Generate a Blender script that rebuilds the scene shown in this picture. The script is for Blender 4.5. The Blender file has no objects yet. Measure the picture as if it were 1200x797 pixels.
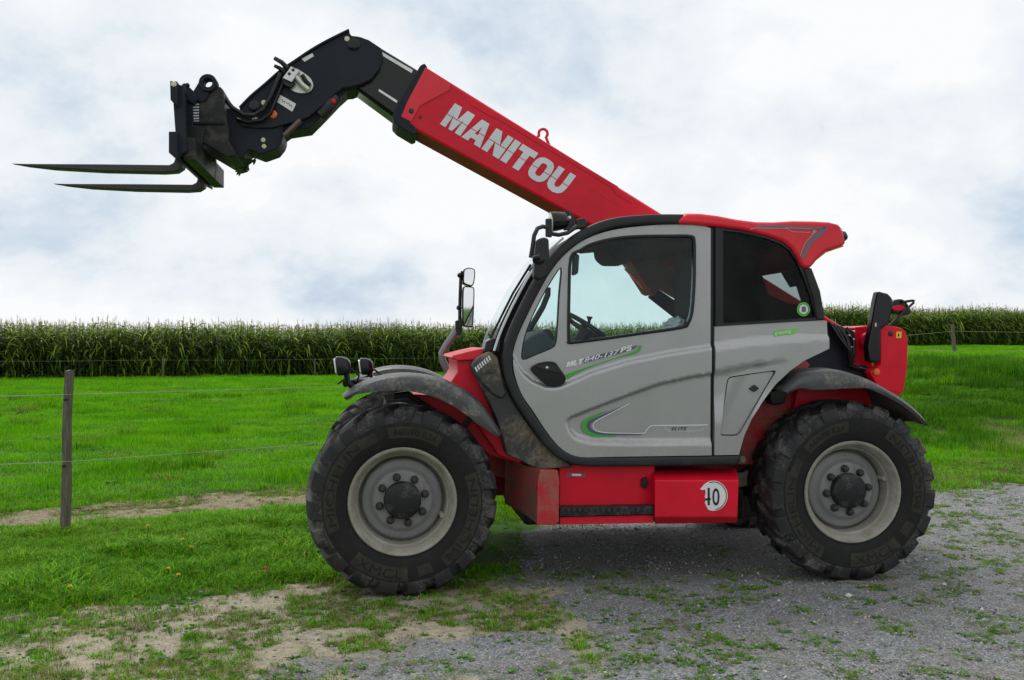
import bpy, bmesh, math, random
import numpy as np
from mathutils import Vector, Matrix
from mathutils.geometry import tessellate_polygon

random.seed(4)
rng = np.random.default_rng(11)
sc = bpy.context.scene
COL = sc.collection
R = math.radians

# ------------------------------------------------------------------ camera
EYE = 1.6295
cd = bpy.data.cameras.new('camera')
cam = bpy.data.objects.new('camera', cd)
COL.objects.link(cam)
cam.location = (0, 0, EYE)
cam.rotation_euler = (R(90), 0, 0)
cd.sensor_width = 36
cd.lens = 35.0
cd.clip_start = 0.05
cd.clip_end = 3000
sc.camera = cam

# ------------------------------------------------------------------ sky
SUN_EL, SUN_AZ = R(60), R(330)      # azimuth measured clockwise from +Y
w = bpy.data.worlds.new('World')
sc.world = w
w.use_nodes = True
nt = w.node_tree
nt.nodes.clear()
def N(t, typ, **kw):
    n = t.nodes.new(typ)
    for k, v in kw.items():
        setattr(n, k, v)
    return n
def mixc(t, fac, a, b, blend='MIX'):
    m = N(t, 'ShaderNodeMix', data_type='RGBA', blend_type=blend)
    for sock, val in ((m.inputs[0], fac), (m.inputs[6], a), (m.inputs[7], b)):
        if hasattr(val, 'is_output'):
            t.links.new(val, sock)
        elif isinstance(val, (int, float)):
            sock.default_value = val
        else:
            sock.default_value = (*val[:3], 1)
    return m.outputs[2]
def mth(t, op, a, b=None, clamp=False):
    m = N(t, 'ShaderNodeMath', operation=op, use_clamp=clamp)
    for i, val in enumerate((a, b)):
        if val is None:
            continue
        if hasattr(val, 'is_output'):
            t.links.new(val, m.inputs[i])
        else:
            m.inputs[i].default_value = val
    return m.outputs[0]
def ramp(t, fac, stops):
    r = N(t, 'ShaderNodeValToRGB')
    t.links.new(fac, r.inputs[0])
    el = r.color_ramp.elements
    while len(el) < len(stops):
        el.new(0.5)
    for e, (p, c) in zip(el, stops):
        e.position = p
        e.color = (*c, 1) if len(c) == 3 else c
    return r.outputs[0]
def noise(t, vec, scale, detail=4, rough=0.55, dist=0.0):
    n = N(t, 'ShaderNodeTexNoise')
    n.inputs['Scale'].default_value = scale
    n.inputs['Detail'].default_value = detail
    n.inputs['Roughness'].default_value = rough
    n.inputs['Distortion'].default_value = dist
    if vec is not None:
        t.links.new(vec, n.inputs['Vector'])
    return n.outputs['Fac']
out = N(nt, 'ShaderNodeOutputWorld')
bg = N(nt, 'ShaderNodeBackground')
bg.inputs['Strength'].default_value = 0.1
nt.links.new(bg.outputs[0], out.inputs[0])
sky = N(nt, 'ShaderNodeTexSky', sky_type='NISHITA', sun_disc=False, sun_elevation=SUN_EL, sun_rotation=SUN_AZ,
        air_density=1.0, dust_density=2.0)
tc = N(nt, 'ShaderNodeTexCoord')
sx = N(nt, 'ShaderNodeSeparateXYZ')
nt.links.new(tc.outputs['Generated'], sx.inputs[0])
den = mth(nt, 'ADD', mth(nt, 'ABSOLUTE', sx.outputs[2]), 0.55)
cx = N(nt, 'ShaderNodeCombineXYZ')
nt.links.new(mth(nt, 'DIVIDE', sx.outputs[0], den), cx.inputs[0])
nt.links.new(mth(nt, 'DIVIDE', sx.outputs[1], den), cx.inputs[1])
cx.inputs[2].default_value = 123.0770
n1 = noise(nt, cx.outputs[0], 2.3, 6, 0.55, 0.15)
n2 = noise(nt, cx.outputs[0], 7.0, 6, 0.6, 0.1)
shade = mth(nt, 'ADD', mth(nt, 'MULTIPLY', n1, 0.78), mth(nt, 'MULTIPLY', n2, 0.22))
# cloud radiance: bright white tops of the deck to blue-grey bellies (x0.1 background strength)
cloud = ramp(nt, shade, [(0.27, (3.6, 4.9, 6.5)), (0.36, (6.0, 7.0, 8.1)), (0.435, (8.2, 8.75, 9.25)), (0.53, (9.7, 9.8, 9.9))])
gap = ramp(nt, n1, [(0.22, (1, 1, 1)), (0.34, (0, 0, 0))])
gapf = mth(nt, 'MULTIPLY', gap, 0.45)
skyb = mixc(nt, 1.0, sky.outputs[0], (1.6, 1.6, 1.6), 'MULTIPLY')
nt.links.new(mixc(nt, gapf, cloud, skyb), bg.inputs['Color'])

sd = bpy.data.lights.new('sun', 'SUN')
sd.energy = 2.1
sd.angle = R(28)
sd.color = (1.0, 0.97, 0.92)
sun = bpy.data.objects.new('sun', sd)
COL.objects.link(sun)
sdir = Vector((math.sin(SUN_AZ) * math.cos(SUN_EL), math.cos(SUN_AZ) * math.cos(SUN_EL), math.sin(SUN_EL)))
sun.rotation_euler = sdir.to_track_quat('Z', 'Y').to_euler()
sun.location = sdir * 60

vs = sc.view_settings
vs.view_transform = 'Standard'
vs.look = 'None'
vs.gamma = 1
vs.exposure = 0.0
vs.use_curve_mapping = False

# ------------------------------------------------------------------ survey
# The machine's frame: u runs back from the front axle, v to its far side, z up.
# Side views were measured on planes of constant v and turned into metres here.
FP, HOR = 1166.8, 398.5
D0, RATIO = 6.5, 0.94
_xf = (471 - 600) / FP * D0
_xr = (992 - 600) / FP * D0 / RATIO
YAW = math.atan2(D0 / RATIO - D0, _xr - _xf)
WB = math.hypot(D0 / RATIO - D0, _xr - _xf)
UX, UY = math.cos(YAW), math.sin(YAW)
OX, OY = _xf - 0.96 * UY, D0 + 0.96 * UX
def S(px, py, v):
    a = (px - 600) / FP
    bx, by = OX - v * UY, OY + v * UX
    # t*a - u*UX = bx ; t - u*UY = by
    u = (a * by - bx) / (UX - a * UY)
    t = by + u * UY
    return (u, EYE + (HOR - py) / FP * t)
def SS(pts, v):
    return [S(x, y, v) for x, y in pts]
def GP(px, py, z=0.0):
    t = (EYE - z) * FP / (py - HOR)
    return ((px - 600) / FP * t, t)
def cr(pts, closed=True, n=4):
    o = []
    L = len(pts)
    P = lambda i: np.array(pts[i % L] if closed else pts[min(max(i, 0), L - 1)], float)
    for i in range(L if closed else L - 1):
        p0, p1, p2, p3 = P(i - 1), P(i), P(i + 1), P(i + 2)
        for k in range(n):
            t = k / n
            o.append(tuple(0.5 * ((2 * p1) + (p2 - p0) * t + (2 * p0 - 5 * p1 + 4 * p2 - p3) * t * t + (3 * p1 - p0 - 3 * p2 + p3) * t ** 3)))
    if not closed:
        o.append(tuple(pts[-1]))
    return o
def rnd(pts, r, n=4):
    """round the corners of a polygon with radius r"""
    o = []
    L = len(pts)
    for i in range(L):
        p = Vector(pts[i]); a = Vector(pts[i - 1]); b = Vector(pts[(i + 1) % L])
        da, db = a - p, b - p
        rr = min(r, da.length * 0.45, db.length * 0.45)
        s, e = p + da.normalized() * rr, p + db.normalized() * rr
        for k in range(n + 1):
            t = k / n
            q = s * (1 - t) ** 2 + p * 2 * t * (1 - t) + e * t * t
            o.append((q.x, q.y))
    return o

# ------------------------------------------------------------------ materials
def newmat(name):
    m = bpy.data.materials.new(name)
    m.use_nodes = True
    t = m.node_tree
    t.nodes.clear()
    o = N(t, 'ShaderNodeOutputMaterial')
    b = N(t, 'ShaderNodeBsdfPrincipled')
    t.links.new(b.outputs[0], o.inputs[0])
    return m, t, b, o
def setv(t, sock, val):
    if hasattr(val, 'is_output'):
        t.links.new(val, sock)
    elif isinstance(val, (tuple, list)):
        sock.default_value = (*val[:3], 1)
    else:
        sock.default_value = val
MUD = (0.20, 0.155, 0.10)
def paint(name, col, rough=0.4, metal=0.0, coat=0.0, dust=0.2, dustcol=(0.30, 0.27, 0.22), scale=5.0, bump=0.0, speck=0.0,
          var=0.12, bscale=60, cut=(0.5, 0.72), low=None, spec=0.5):
    m, t, b, o = newmat(name)
    tcn = N(t, 'ShaderNodeTexCoord')
    vec = tcn.outputs['Object']
    big = noise(t, vec, scale, 8, 0.62, 0.4)
    fine = noise(t, vec, scale * 9, 6, 0.65)
    v0 = ramp(t, noise(t, vec, scale * 0.6, 5), [(0.3, tuple(c * (1 - var) for c in col)), (0.7, tuple(min(1, c * (1 + var)) for c in col))])
    f = ramp(t, mth(t, 'ADD', mth(t, 'MULTIPLY', big, 0.65), mth(t, 'MULTIPLY', fine, 0.35)), [(cut[0], (0, 0, 0)), (cut[1], (1, 1, 1))])
    f = mth(t, 'MULTIPLY', f, dust)
    if low:                      # splashed dirt: more of it close to the ground
        sep = N(t, 'ShaderNodeSeparateXYZ')
        t.links.new(vec, sep.inputs[0])
        mr = N(t, 'ShaderNodeMapRange')
        t.links.new(sep.outputs[2], mr.inputs[0])
        mr.inputs[1].default_value, mr.inputs[2].default_value = low[0], low[1]
        mr.inputs[3].default_value, mr.inputs[4].default_value = 1.0, 0.0
        lf = mth(t, 'MULTIPLY', mr.outputs[0], ramp(t, fine, [(0.38, (0, 0, 0)), (0.62, (1, 1, 1))]))
        f = mth(t, 'MAXIMUM', f, mth(t, 'MULTIPLY', lf, low[2]))
    c = mixc(t, f, v0, dustcol)
    if speck:
        sp = ramp(t, noise(t, vec, 90, 3, 0.7), [(0.66, (0, 0, 0)), (0.72, (1, 1, 1))])
        c = mixc(t, mth(t, 'MULTIPLY', sp, speck), c, dustcol)
    setv(t, b.inputs['Base Color'], c)
    rr = mth(t, 'ADD', mth(t, 'MULTIPLY', f, 0.9 - rough), mth(t, 'ADD', mth(t, 'MULTIPLY', fine, 0.14), rough - 0.07), clamp=True)
    setv(t, b.inputs['Roughness'], rr)
    b.inputs['Metallic'].default_value = metal
    b.inputs['Specular IOR Level'].default_value = spec
    b.inputs['Coat Weight'].default_value = coat
    b.inputs['Coat Roughness'].default_value = 0.12
    if bump:
        bp = N(t, 'ShaderNodeBump')
        bp.inputs['Strength'].default_value = bump
        bp.inputs['Distance'].default_value = 0.004
        t.links.new(noise(t, vec, bscale, 5, 0.6), bp.inputs['Height'])
        t.links.new(bp.outputs[0], b.inputs['Normal'])
    return m
M = {}
M['red'] = paint('red_paint', (0.66, 0.006, 0.026), 0.36, coat=0.08, spec=0.22, dust=0.08, dustcol=(0.45, 0.07, 0.07), low=(0.3, 0.62, 0.25))
M['red_roof'] = paint('red_roof_plastic', (0.74, 0.012, 0.030), 0.38, coat=0.08, spec=0.4, dust=0.06, dustcol=(0.5, 0.25, 0.2))
M['mud_red'] = paint('red_paint_caked', (0.36, 0.010, 0.018), 0.6, dust=0.95, dustcol=(0.085, 0.062, 0.042), cut=(0.40, 0.56), scale=5, speck=0.6, bump=0.5)
M['red_dirty'] = paint('red_paint_dirty', (0.44, 0.010, 0.02), 0.5, dust=0.75, dustcol=MUD, cut=(0.44, 0.62), scale=7, speck=0.5)
M['boom_under'] = paint('brown_boom_underside', (0.22, 0.075, 0.03), 0.8, spec=0.2, dust=0.6, dustcol=(0.17, 0.115, 0.06))  # browner, darker tone than the boom's red
M['rod'] = paint('oily_rod', (0.12, 0.09, 0.08), 0.4, metal=0.5, dust=0.5, dustcol=(0.10, 0.06, 0.045))
M['grey'] = paint('silver_grey_paint', (0.37, 0.365, 0.366), 0.31, metal=0.5, coat=0.2, dust=0.22, dustcol=(0.30, 0.28, 0.25), bump=0.05, bscale=220, var=0.05, low=(0.72, 1.2, 0.5))
M['black'] = paint('black_plastic', (0.016, 0.016, 0.018), 0.45, spec=0.35, dust=0.25, dustcol=(0.07, 0.065, 0.06), bump=0.08, bscale=200)
M['gloss_black'] = paint('black_gloss', (0.006, 0.006, 0.007), 0.18, spec=0.35, dust=0.15, dustcol=(0.04, 0.04, 0.038))
M['black_mud'] = paint('black_plastic_muddy', (0.028, 0.028, 0.029), 0.55, dust=1.0, dustcol=(0.19, 0.15, 0.10), cut=(0.47, 0.61), scale=4.5, speck=0.7, bump=0.5)
M['fender'] = paint('fender_plastic', (0.055, 0.057, 0.060), 0.38, dust=0.85, dustcol=(0.26, 0.24, 0.205), cut=(0.50, 0.64), scale=5, speck=0.25, bump=0.15, bscale=140)
M['steel_black'] = paint('black_painted_steel', (0.019, 0.022, 0.031), 0.5, spec=0.14, dust=0.35, dustcol=(0.045, 0.045, 0.044), scale=6, bump=0.05)
M['steel_worn'] = paint('worn_dirty_steel', (0.014, 0.015, 0.016), 0.5, spec=0.3, dust=0.8, dustcol=(0.085, 0.08, 0.07), cut=(0.5, 0.6), scale=9, bump=0.3)
M['fork'] = paint('fork_steel', (0.03, 0.034, 0.032), 0.45, spec=0.4, dust=0.6, dustcol=(0.11, 0.09, 0.07), scale=7, bump=0.2)
M['chrome'] = paint('bare_steel', (0.5, 0.5, 0.48), 0.25, metal=1.0, dust=0.25, dustcol=(0.2, 0.18, 0.15))
M['zinc'] = paint('zinc_plate', (0.62, 0.62, 0.55), 0.4, metal=0.6, dust=0.2)
M['rubber'] = paint('tyre_rubber', (0.015, 0.015, 0.016), 0.6, spec=0.4, dust=0.9, dustcol=(0.15, 0.14, 0.13), cut=(0.50, 0.66), scale=7, bump=0.35, bscale=70, speck=0.15, var=0.25)
M['side'] = paint('tyre_sidewall', (0.010, 0.010, 0.010), 0.75, spec=0.3, dust=0.35, dustcol=(0.07, 0.062, 0.05), cut=(0.5, 0.75), scale=9)
M['label_rubber'] = paint('sidewall_plaque', (0.042, 0.041, 0.033), 0.85, spec=0.2, dust=0.85, dustcol=(0.018, 0.018, 0.017), scale=13, cut=(0.46, 0.66))
M['rim'] = paint('rim_paint_dusty', (0.32, 0.31, 0.27), 0.55, spec=0.3, dust=0.85, dustcol=(0.15, 0.13, 0.085), cut=(0.4, 0.7), scale=7, speck=0.2)
M['disc'] = paint('rim_disc_grey', (0.21, 0.21, 0.213), 0.42, dust=0.7, dustcol=(0.095, 0.084, 0.064), scale=6, speck=0.45)
M['bolt'] = paint('bolt_dark', (0.03, 0.028, 0.027), 0.5, metal=0.3, dust=0.35, dustcol=(0.12, 0.09, 0.07), scale=20)
M['white'] = paint('white_print', (0.72, 0.72, 0.71), 0.45, dust=0.12)
M['lightgrey'] = paint('lettering_grey', (0.66, 0.69, 0.72), 0.45, dust=0.10)
M['slate'] = paint('slate_print', (0.10, 0.11, 0.14), 0.4, dust=0.05)
M['stripe'] = paint('roof_stripe_grey', (0.16, 0.12, 0.16), 0.4, dust=0.05)
M['palestripe'] = paint('roof_stripe_pale', (0.42, 0.26, 0.27), 0.4, dust=0.05)
M['blue'] = paint('blue_print', (0.06, 0.08, 0.17), 0.4, dust=0.05)
M['green'] = paint('green_print', (0.05, 0.33, 0.03), 0.4, dust=0.05)
M['lime'] = paint('lime_print', (0.16, 0.55, 0.05), 0.4, dust=0.05)
M['ink'] = paint('black_print', (0.01, 0.01, 0.012), 0.5, dust=0.05)
M['orange'] = paint('orange_reflector', (0.75, 0.13, 0.01), 0.25, dust=0.05)
M['yellow'] = paint('yellow_sticker', (0.72, 0.50, 0.02), 0.4, dust=0.1)
M['cream'] = paint('cream_nipple', (0.62, 0.58, 0.42), 0.4, dust=0.2)
M['seat'] = paint('seat_fabric', (0.014, 0.014, 0.016), 0.9, spec=0.2, dust=0.2, dustcol=(0.03, 0.03, 0.03))
M['trim'] = paint('dash_plastic', (0.085, 0.095, 0.095), 0.7, dust=0.5, dustcol=(0.16, 0.16, 0.14), cut=(0.4, 0.7))
M['bag'] = paint('clear_bag_plastic', (0.55, 0.56, 0.6), 0.25, dust=0.1)
M['wood'] = None
def glass(name, tint, refl, rough=0.02):
    m, t, b, o = newmat(name)
    t.nodes.remove(b)
    tr = N(t, 'ShaderNodeBsdfTransparent'); tr.inputs[0].default_value = (*tint, 1)
    gl = N(t, 'ShaderNodeBsdfGlossy'); gl.inputs['Roughness'].default_value = rough
    fr = N(t, 'ShaderNodeFresnel'); fr.inputs[0].default_value = 1.45
    mx = N(t, 'ShaderNodeMixShader')
    t.links.new(mth(t, 'MULTIPLY', fr.outputs[0], refl, True), mx.inputs[0])
    t.links.new(tr.outputs[0], mx.inputs[1]); t.links.new(gl.outputs[0], mx.inputs[2])
    df = N(t, 'ShaderNodeBsdfDiffuse'); df.inputs[0].default_value = (0.55, 0.52, 0.46, 1)
    ob = N(t, 'ShaderNodeTexCoord').outputs['Object']
    film = ramp(t, noise(t, ob, 3.5, 7, 0.65, 0.5), [(0.42, (0, 0, 0)), (0.75, (0.025, 0.025, 0.025))])
    m2 = N(t, 'ShaderNodeMixShader')
    t.links.new(film, m2.inputs[0]); t.links.new(mx.outputs[0], m2.inputs[1]); t.links.new(df.outputs[0], m2.inputs[2])
    t.links.new(m2.outputs[0], o.inputs[0])
    return m
M['post'] = paint('grey_tube_paint', (0.20, 0.205, 0.215), 0.4, metal=0.3, dust=0.3)
M['glass'] = glass('tinted_glass', (0.88, 0.95, 0.948), 0.4)
M['glass_dark'] = glass('dark_tinted_glass', (0.48, 0.55, 0.54), 0.22)
mm, t_, b_, o_ = newmat('mirror_glass')
b_.inputs['Base Color'].default_value = (0.75, 0.78, 0.8, 1); b_.inputs['Metallic'].default_value = 1; b_.inputs['Roughness'].default_value = 0.03
M['mirror'] = mm
mm, t_, b_, o_ = newmat('lamp_lens')
b_.inputs['Base Color'].default_value = (0.8, 0.8, 0.78, 1); b_.inputs['Roughness'].default_value = 0.12; b_.inputs['Coat Weight'].default_value = 1
M['lens'] = mm

# ------------------------------------------------------------------ mesh helpers
def link(name, me, mat=None, parent=None, sharp=38, bevel=0.0, seg=2, loc=None):
    o = bpy.data.objects.new(name, me)
    COL.objects.link(o)
    if mat is not None:
        me.materials.append(M[mat] if isinstance(mat, str) else mat)
    if len(me.polygons):
        me.polygons.foreach_set('use_smooth', np.ones(len(me.polygons), bool))
        me.set_sharp_from_angle(angle=R(sharp))
    if parent is not None:
        o.parent = parent
    if bevel:
        md = o.modifiers.new('bevel', 'BEVEL')
        md.width = bevel; md.segments = seg; md.limit_method = 'ANGLE'; md.angle_limit = R(40)
        md.harden_normals = True
    if loc:
        o.location = loc
    return o
def bm2(bm, name):
    bmesh.ops.recalc_face_normals(bm, faces=bm.faces)
    me = bpy.data.meshes.new(name)
    bm.to_mesh(me)
    bm.free()
    return me
def empty(name, parent=None, loc=(0, 0, 0), rz=0.0):
    o = bpy.data.objects.new(name, None)
    COL.objects.link(o)
    o.location = loc
    o.rotation_euler = (0, 0, rz)
    o.empty_display_size = 0.2
    if parent:
        o.parent = parent
    return o
def tag(o, label, cat=None, group=None, kind=None):
    o['label'] = label
    if cat: o['category'] = cat
    if group: o['group'] = group
    if kind: o['kind'] = kind
    return o
def add_prism(bm, uz, v0, v1):
    a = [bm.verts.new((u, v0, z)) for u, z in uz]
    b = [bm.verts.new((u, v1, z)) for u, z in uz]
    n = len(uz)
    bm.faces.new(a); bm.faces.new(b[::-1])
    for i in range(n):
        bm.faces.new((a[i], a[(i + 1) % n], b[(i + 1) % n], b[i]))
def prism(name, px, vs, v1, mat, parent, bevel=0.008, seg=2, sharp=38):
    """px: outline measured on the plane v = vs, solid from vs to v1"""
    bm = bmesh.new()
    add_prism(bm, SS(px, vs), vs, v1)
    return link(name, bm2(bm, name), mat, parent, sharp, bevel, seg)
def prism_uz(name, uz, v0, v1, mat, parent, bevel=0.008, seg=2):
    bm = bmesh.new()
    add_prism(bm, uz, v0, v1)
    return link(name, bm2(bm, name), mat, parent, 38, bevel, seg)
def add_tube(bm, pts, r, n=10, cap=True):
    P = [Vector(p) for p in pts]
    rr = r if isinstance(r, (list, tuple)) else [r] * len(P)
    rings = []
    nrm = None
    for i, p in enumerate(P):
        t = (P[min(i + 1, len(P) - 1)] - P[max(i - 1, 0)]).normalized()
        if nrm is None:
            ref = Vector((0, 0, 1)) if abs(t.z) < 0.9 else Vector((1, 0, 0))
            nrm = (ref - t * ref.dot(t)).normalized()
        else:
            nrm = (nrm - t * nrm.dot(t)).normalized()
        bi = t.cross(nrm)
        rings.append([bm.verts.new(p + (nrm * math.cos(2 * math.pi * k / n) + bi * math.sin(2 * math.pi * k / n)) * rr[i]) for k in range(n)])
    for a, b in zip(rings, rings[1:]):
        for k in range(n):
            bm.faces.new((a[k], a[(k + 1) % n], b[(k + 1) % n], b[k]))
    if cap:
        bm.faces.new(rings[0][::-1]); bm.faces.new(rings[-1])
def tube(name, pts, r, mat, parent, n=10):
    bm = bmesh.new()
    add_tube(bm, pts, r, n)
    return link(name, bm2(bm, name), mat, parent, 50)
def T3(px, py, v):
    u, z = S(px, py, v)
    return (u, v, z)
def sweep_uz(name, uz, prof, mat, parent, closed=False, sharp=45, v=0.0):
    """sweep a (normal, v) profile along a path in a plane of constant v"""
    bm = bmesh.new()
    n = len(uz)
    rings = []
    for i in range(n):
        if closed:
            a, b = uz[i - 1], uz[(i + 1) % n]
        else:
            a, b = uz[max(i - 1, 0)], uz[min(i + 1, n - 1)]
        d = Vector((b[0] - a[0], b[1] - a[1]))
        if d.length < 1e-9: d = Vector((1, 0))
        d.normalize()
        nx, nz = -d.y, d.x
        rings.append([bm.verts.new((uz[i][0] + nx * q[0], v + q[1], uz[i][1] + nz * q[0])) for q in prof])
    k = len(prof)
    rng_ = range(n) if closed else range(n - 1)
    for i in rng_:
        a, b = rings[i], rings[(i + 1) % n]
        for j in range(k):
            bm.faces.new((a[j], a[(j + 1) % k], b[(j + 1) % k], b[j]))
    if not closed:
        bm.faces.new(rings[0][::-1]); bm.faces.new(rings[-1])
    return link(name, bm2(bm, name), mat, parent, sharp)
def rprof(w, d0, d1, r=0.012, n=3):
    """rounded rectangle: normal -w/2..w/2, v d0..d1"""
    pts = [(-w / 2, d0), (w / 2, d0), (w / 2, d1), (-w / 2, d1)]
    return rnd(pts, r, n)
def panel(name, outer, holes, v, thick, mat, parent, relief=None, res=0.0, sharp=50):
    """sheet panel in the plane v with holes; relief(u,z) pushes its face inwards"""
    loops = [outer] + holes
    flat = [p for L in loops for p in L]
    tri = tessellate_polygon([[Vector((p[0], p[1], 0)) for p in L] for L in loops])
    bm = bmesh.new()
    vv = [bm.verts.new((p[0], v, p[1])) for p in flat]
    for t in tri:
        try: bm.faces.new([vv[i] for i in t])
        except ValueError: pass
    if res:
        us = [p[0] for p in outer]; zs = [p[1] for p in outer]
        for lo, hi, ax in ((min(us), max(us), 0), (min(zs), max(zs), 2)):
            k = lo + res
            while k < hi:
                co = [0, 0, 0]; no = [0, 0, 0]
                co[ax] = k; no[ax] = 1
                bmesh.ops.bisect_plane(bm, geom=bm.verts[:] + bm.edges[:] + bm.faces[:], plane_co=co, plane_no=no, dist=1e-5)
                k += res
    bmesh.ops.remove_doubles(bm, verts=bm.verts, dist=1e-5)
    bmesh.ops.recalc_face_normals(bm, faces=bm.faces)
    if sum(f.normal.y * f.calc_area() for f in bm.faces) > 0:
        bmesh.ops.reverse_faces(bm, faces=bm.faces)
    bnd = [e for e in bm.edges if len(e.link_faces) == 1]
    r_ = bmesh.ops.extrude_edge_only(bm, edges=bnd)
    for g in r_['geom']:
        if isinstance(g, bmesh.types.BMVert):
            g.co.y = v + thick
    if relief:
        for q in bm.verts:
            if q.co.y < v + 1e-6:
                q.co.y = v + relief(q.co.x, q.co.z)
    me = bpy.data.meshes.new(name)
    bm.to_mesh(me); bm.free()
    return link(name, me, mat, parent, sharp)
def box(name, u0, u1, v0, v1, z0, z1, mat, parent, bevel=0.01):
    return prism_uz(name, [(u0, z0), (u1, z0), (u1, z1), (u0, z1)], v0, v1, mat, parent, bevel)
def lathe(bm, prof, n=48, c=(0, 0, 0)):
    """prof: (radius, v) about the v axis"""
    rings = []
    for r_, y in prof:
        rings.append([bm.verts.new((c[0] + r_ * math.cos(2 * math.pi * k / n), c[1] + y, c[2] + r_ * math.sin(2 * math.pi * k / n))) for k in range(n)])
    for a, b in zip(rings, rings[1:]):
        for k in range(n):
            bm.faces.new((a[k], a[(k + 1) % n], b[(k + 1) % n], b[k]))
    return rings
def disc_part(name, px, py, v, r, depth, mat, parent, n=20, dome=0.3):
    u, z = S(px, py, v)
    bm = bmesh.new()
    rg = lathe(bm, [(r, depth), (r, 0), (r * 0.86, -depth * dome), (r * 0.4, -depth * dome * 1.5)], n, (u, v, z))
    bm.faces.new(rg[0]); bm.faces.new(rg[-1])
    return link(name, bm2(bm, name), mat, parent, 40)
def text_raw(s, bold=0.0, shear=0.0, space=1.0):
    cu = bpy.data.curves.new('t', 'FONT')
    cu.body = s; cu.offset = bold; cu.shear = shear; cu.space_character = space
    cu.resolution_u = 3
    ob = bpy.data.objects.new('t', cu)
    COL.objects.link(ob)
    dg = bpy.context.evaluated_depsgraph_get()
    me = bpy.data.meshes.new_from_object(ob.evaluated_get(dg))
    bpy.data.objects.remove(ob); bpy.data.curves.remove(cu)
    co = np.empty(len(me.vertices) * 3); me.vertices.foreach_get('co', co)
    co = co.reshape(-1, 3)
    lo, hi = co.min(0), co.max(0)
    nrm = (co[:, :2] - lo[:2]) / (hi[:2] - lo[:2])
    return me, nrm, (hi - lo)[0] / (hi - lo)[1]
def text_quad(name, s, quad, v, mat, parent, bold=0.0, shear=0.0, lift=0.003, space=1.0):
    """lettering fitted to a quad TL,TR,BR,BL measured on plane v"""
    me, n_, asp = text_raw(s, bold, shear, space)
    q = [np.array(p) for p in SS(quad, v)]
    a, b = n_[:, :1], n_[:, 1:]
    uz = (q[3] * (1 - a) + q[2] * a) * (1 - b) + (q[0] * (1 - a) + q[1] * a) * b
    co = np.stack([uz[:, 0], np.full(len(uz), v - lift), uz[:, 1]], 1)
    me.vertices.foreach_set('co', co.ravel()); me.update()
    return link(name, me, mat, parent)
def flat(name, px, v, mat, parent, lift=0.003, smooth=0):
    """a thin printed film or sticker on the plane v"""
    p = cr(px, True, smooth) if smooth else px
    bm = bmesh.new()
    add_prism(bm, SS(p, v), v - lift, v - lift + 0.002)
    return link(name, bm2(bm, name), mat, parent)
def stripe(name, px, wd, v, mat, parent, lift=0.003, n=4):
    """a printed line of varying width (px) along a curve"""
    c = cr(px, False, n)
    m_ = len(c)
    ww = np.interp(np.linspace(0, 1, m_), np.linspace(0, 1, len(wd)), wd)
    L, Rr = [], []
    for i in range(m_):
        a, b = c[max(i - 1, 0)], c[min(i + 1, m_ - 1)]
        d = np.array([b[0] - a[0], b[1] - a[1]], float); d /= max(np.linalg.norm(d), 1e-6)
        nn = np.array([-d[1], d[0]])
        L.append(np.array(c[i]) + nn * ww[i] / 2); Rr.append(np.array(c[i]) - nn * ww[i] / 2)
    bm = bmesh.new()
    A = [bm.verts.new((*[S(p[0], p[1], v)[0]], v - lift, S(p[0], p[1], v)[1])) for p in L]
    B = [bm.verts.new((*[S(p[0], p[1], v)[0]], v - lift, S(p[0], p[1], v)[1])) for p in Rr]
    for i in range(m_ - 1):
        bm.faces.new((A[i], A[i + 1], B[i + 1], B[i]))
    return link(name, bm2(bm, name), mat, parent)
def ss(a, b, x):
    t = np.clip((np.asarray(x, float) - a) / (b - a), 0, 1)
    return t * t * (3 - 2 * t)

def rr_(x0, y0, x1, y1, r, n=5):
    return rnd([(x0, y0), (x1, y0), (x1, y1), (x0, y1)], r, n)
GLYPH = {
    'M': (1.08, [[(0, 0), (0, 1), (.39, 1), (.54, .46), (.69, 1), (1.08, 1), (1.08, 0), (.79, 0), (.79, .60), (.63, 0), (.45, 0), (.29, .60), (.29, 0)]]),
    'A': (1.0, [[(0, 0), (.30, 1), (.70, 1), (1.0, 0), (.67, 0), (.63, .17), (.37, .17), (.33, 0)], [(.42, .38), (.50, .74), (.58, .38)]]),
    'N': (.94, [[(0, 0), (0, 1), (.33, 1), (.63, .44), (.63, 1), (.94, 1), (.94, 0), (.61, 0), (.31, .56), (.31, 0)]]),
    'I': (.33, [[(0, 0), (0, 1), (.33, 1), (.33, 0)]]),
    'T': (.86, [[(0, 1), (.86, 1), (.86, .74), (.595, .74), (.595, 0), (.265, 0), (.265, .74), (0, .74)]]),
    'O': (.98, [rr_(0, 0, .98, 1, .44), rr_(.33, .22, .65, .78, .16)]),
    'L': (.72, [[(0, 0), (0, 1), (.32, 1), (.32, .27), (.72, .27), (.72, 0)]]),
    'P': (.86, [[(0, 0), (0, 1), (.55, 1), (.75, .95), (.86, .82), (.86, .52), (.75, .38), (.55, .32), (.32, .32), (.32, 0)], [(.32, .55), (.32, .77), (.5, .77), (.55, .72), (.55, .60), (.5, .55)]]),
    'S': (.85, [[(0, .05), (0, .3), (.5, .26), (.54, .34), (.5, .4), (.2, .44), (.04, .54), (0, .7), (.08, .9), (.28, 1), (.78, .98), (.78, .74), (.36, .77), (.31, .69), (.36, .62), (.62, .58), (.8, .48), (.85, .3), (.78, .1), (.58, 0), (.2, 0)]]),
    'U': (.94, [[(0, 1), (.32, 1), (.32, .36), (.36, .26), (.47, .22), (.58, .26), (.62, .36), (.62, 1), (.94, 1), (.94, .33), (.88, .14), (.72, .02), (.47, -.02), (.22, .02), (.06, .14), (0, .33)]]),
}
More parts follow.
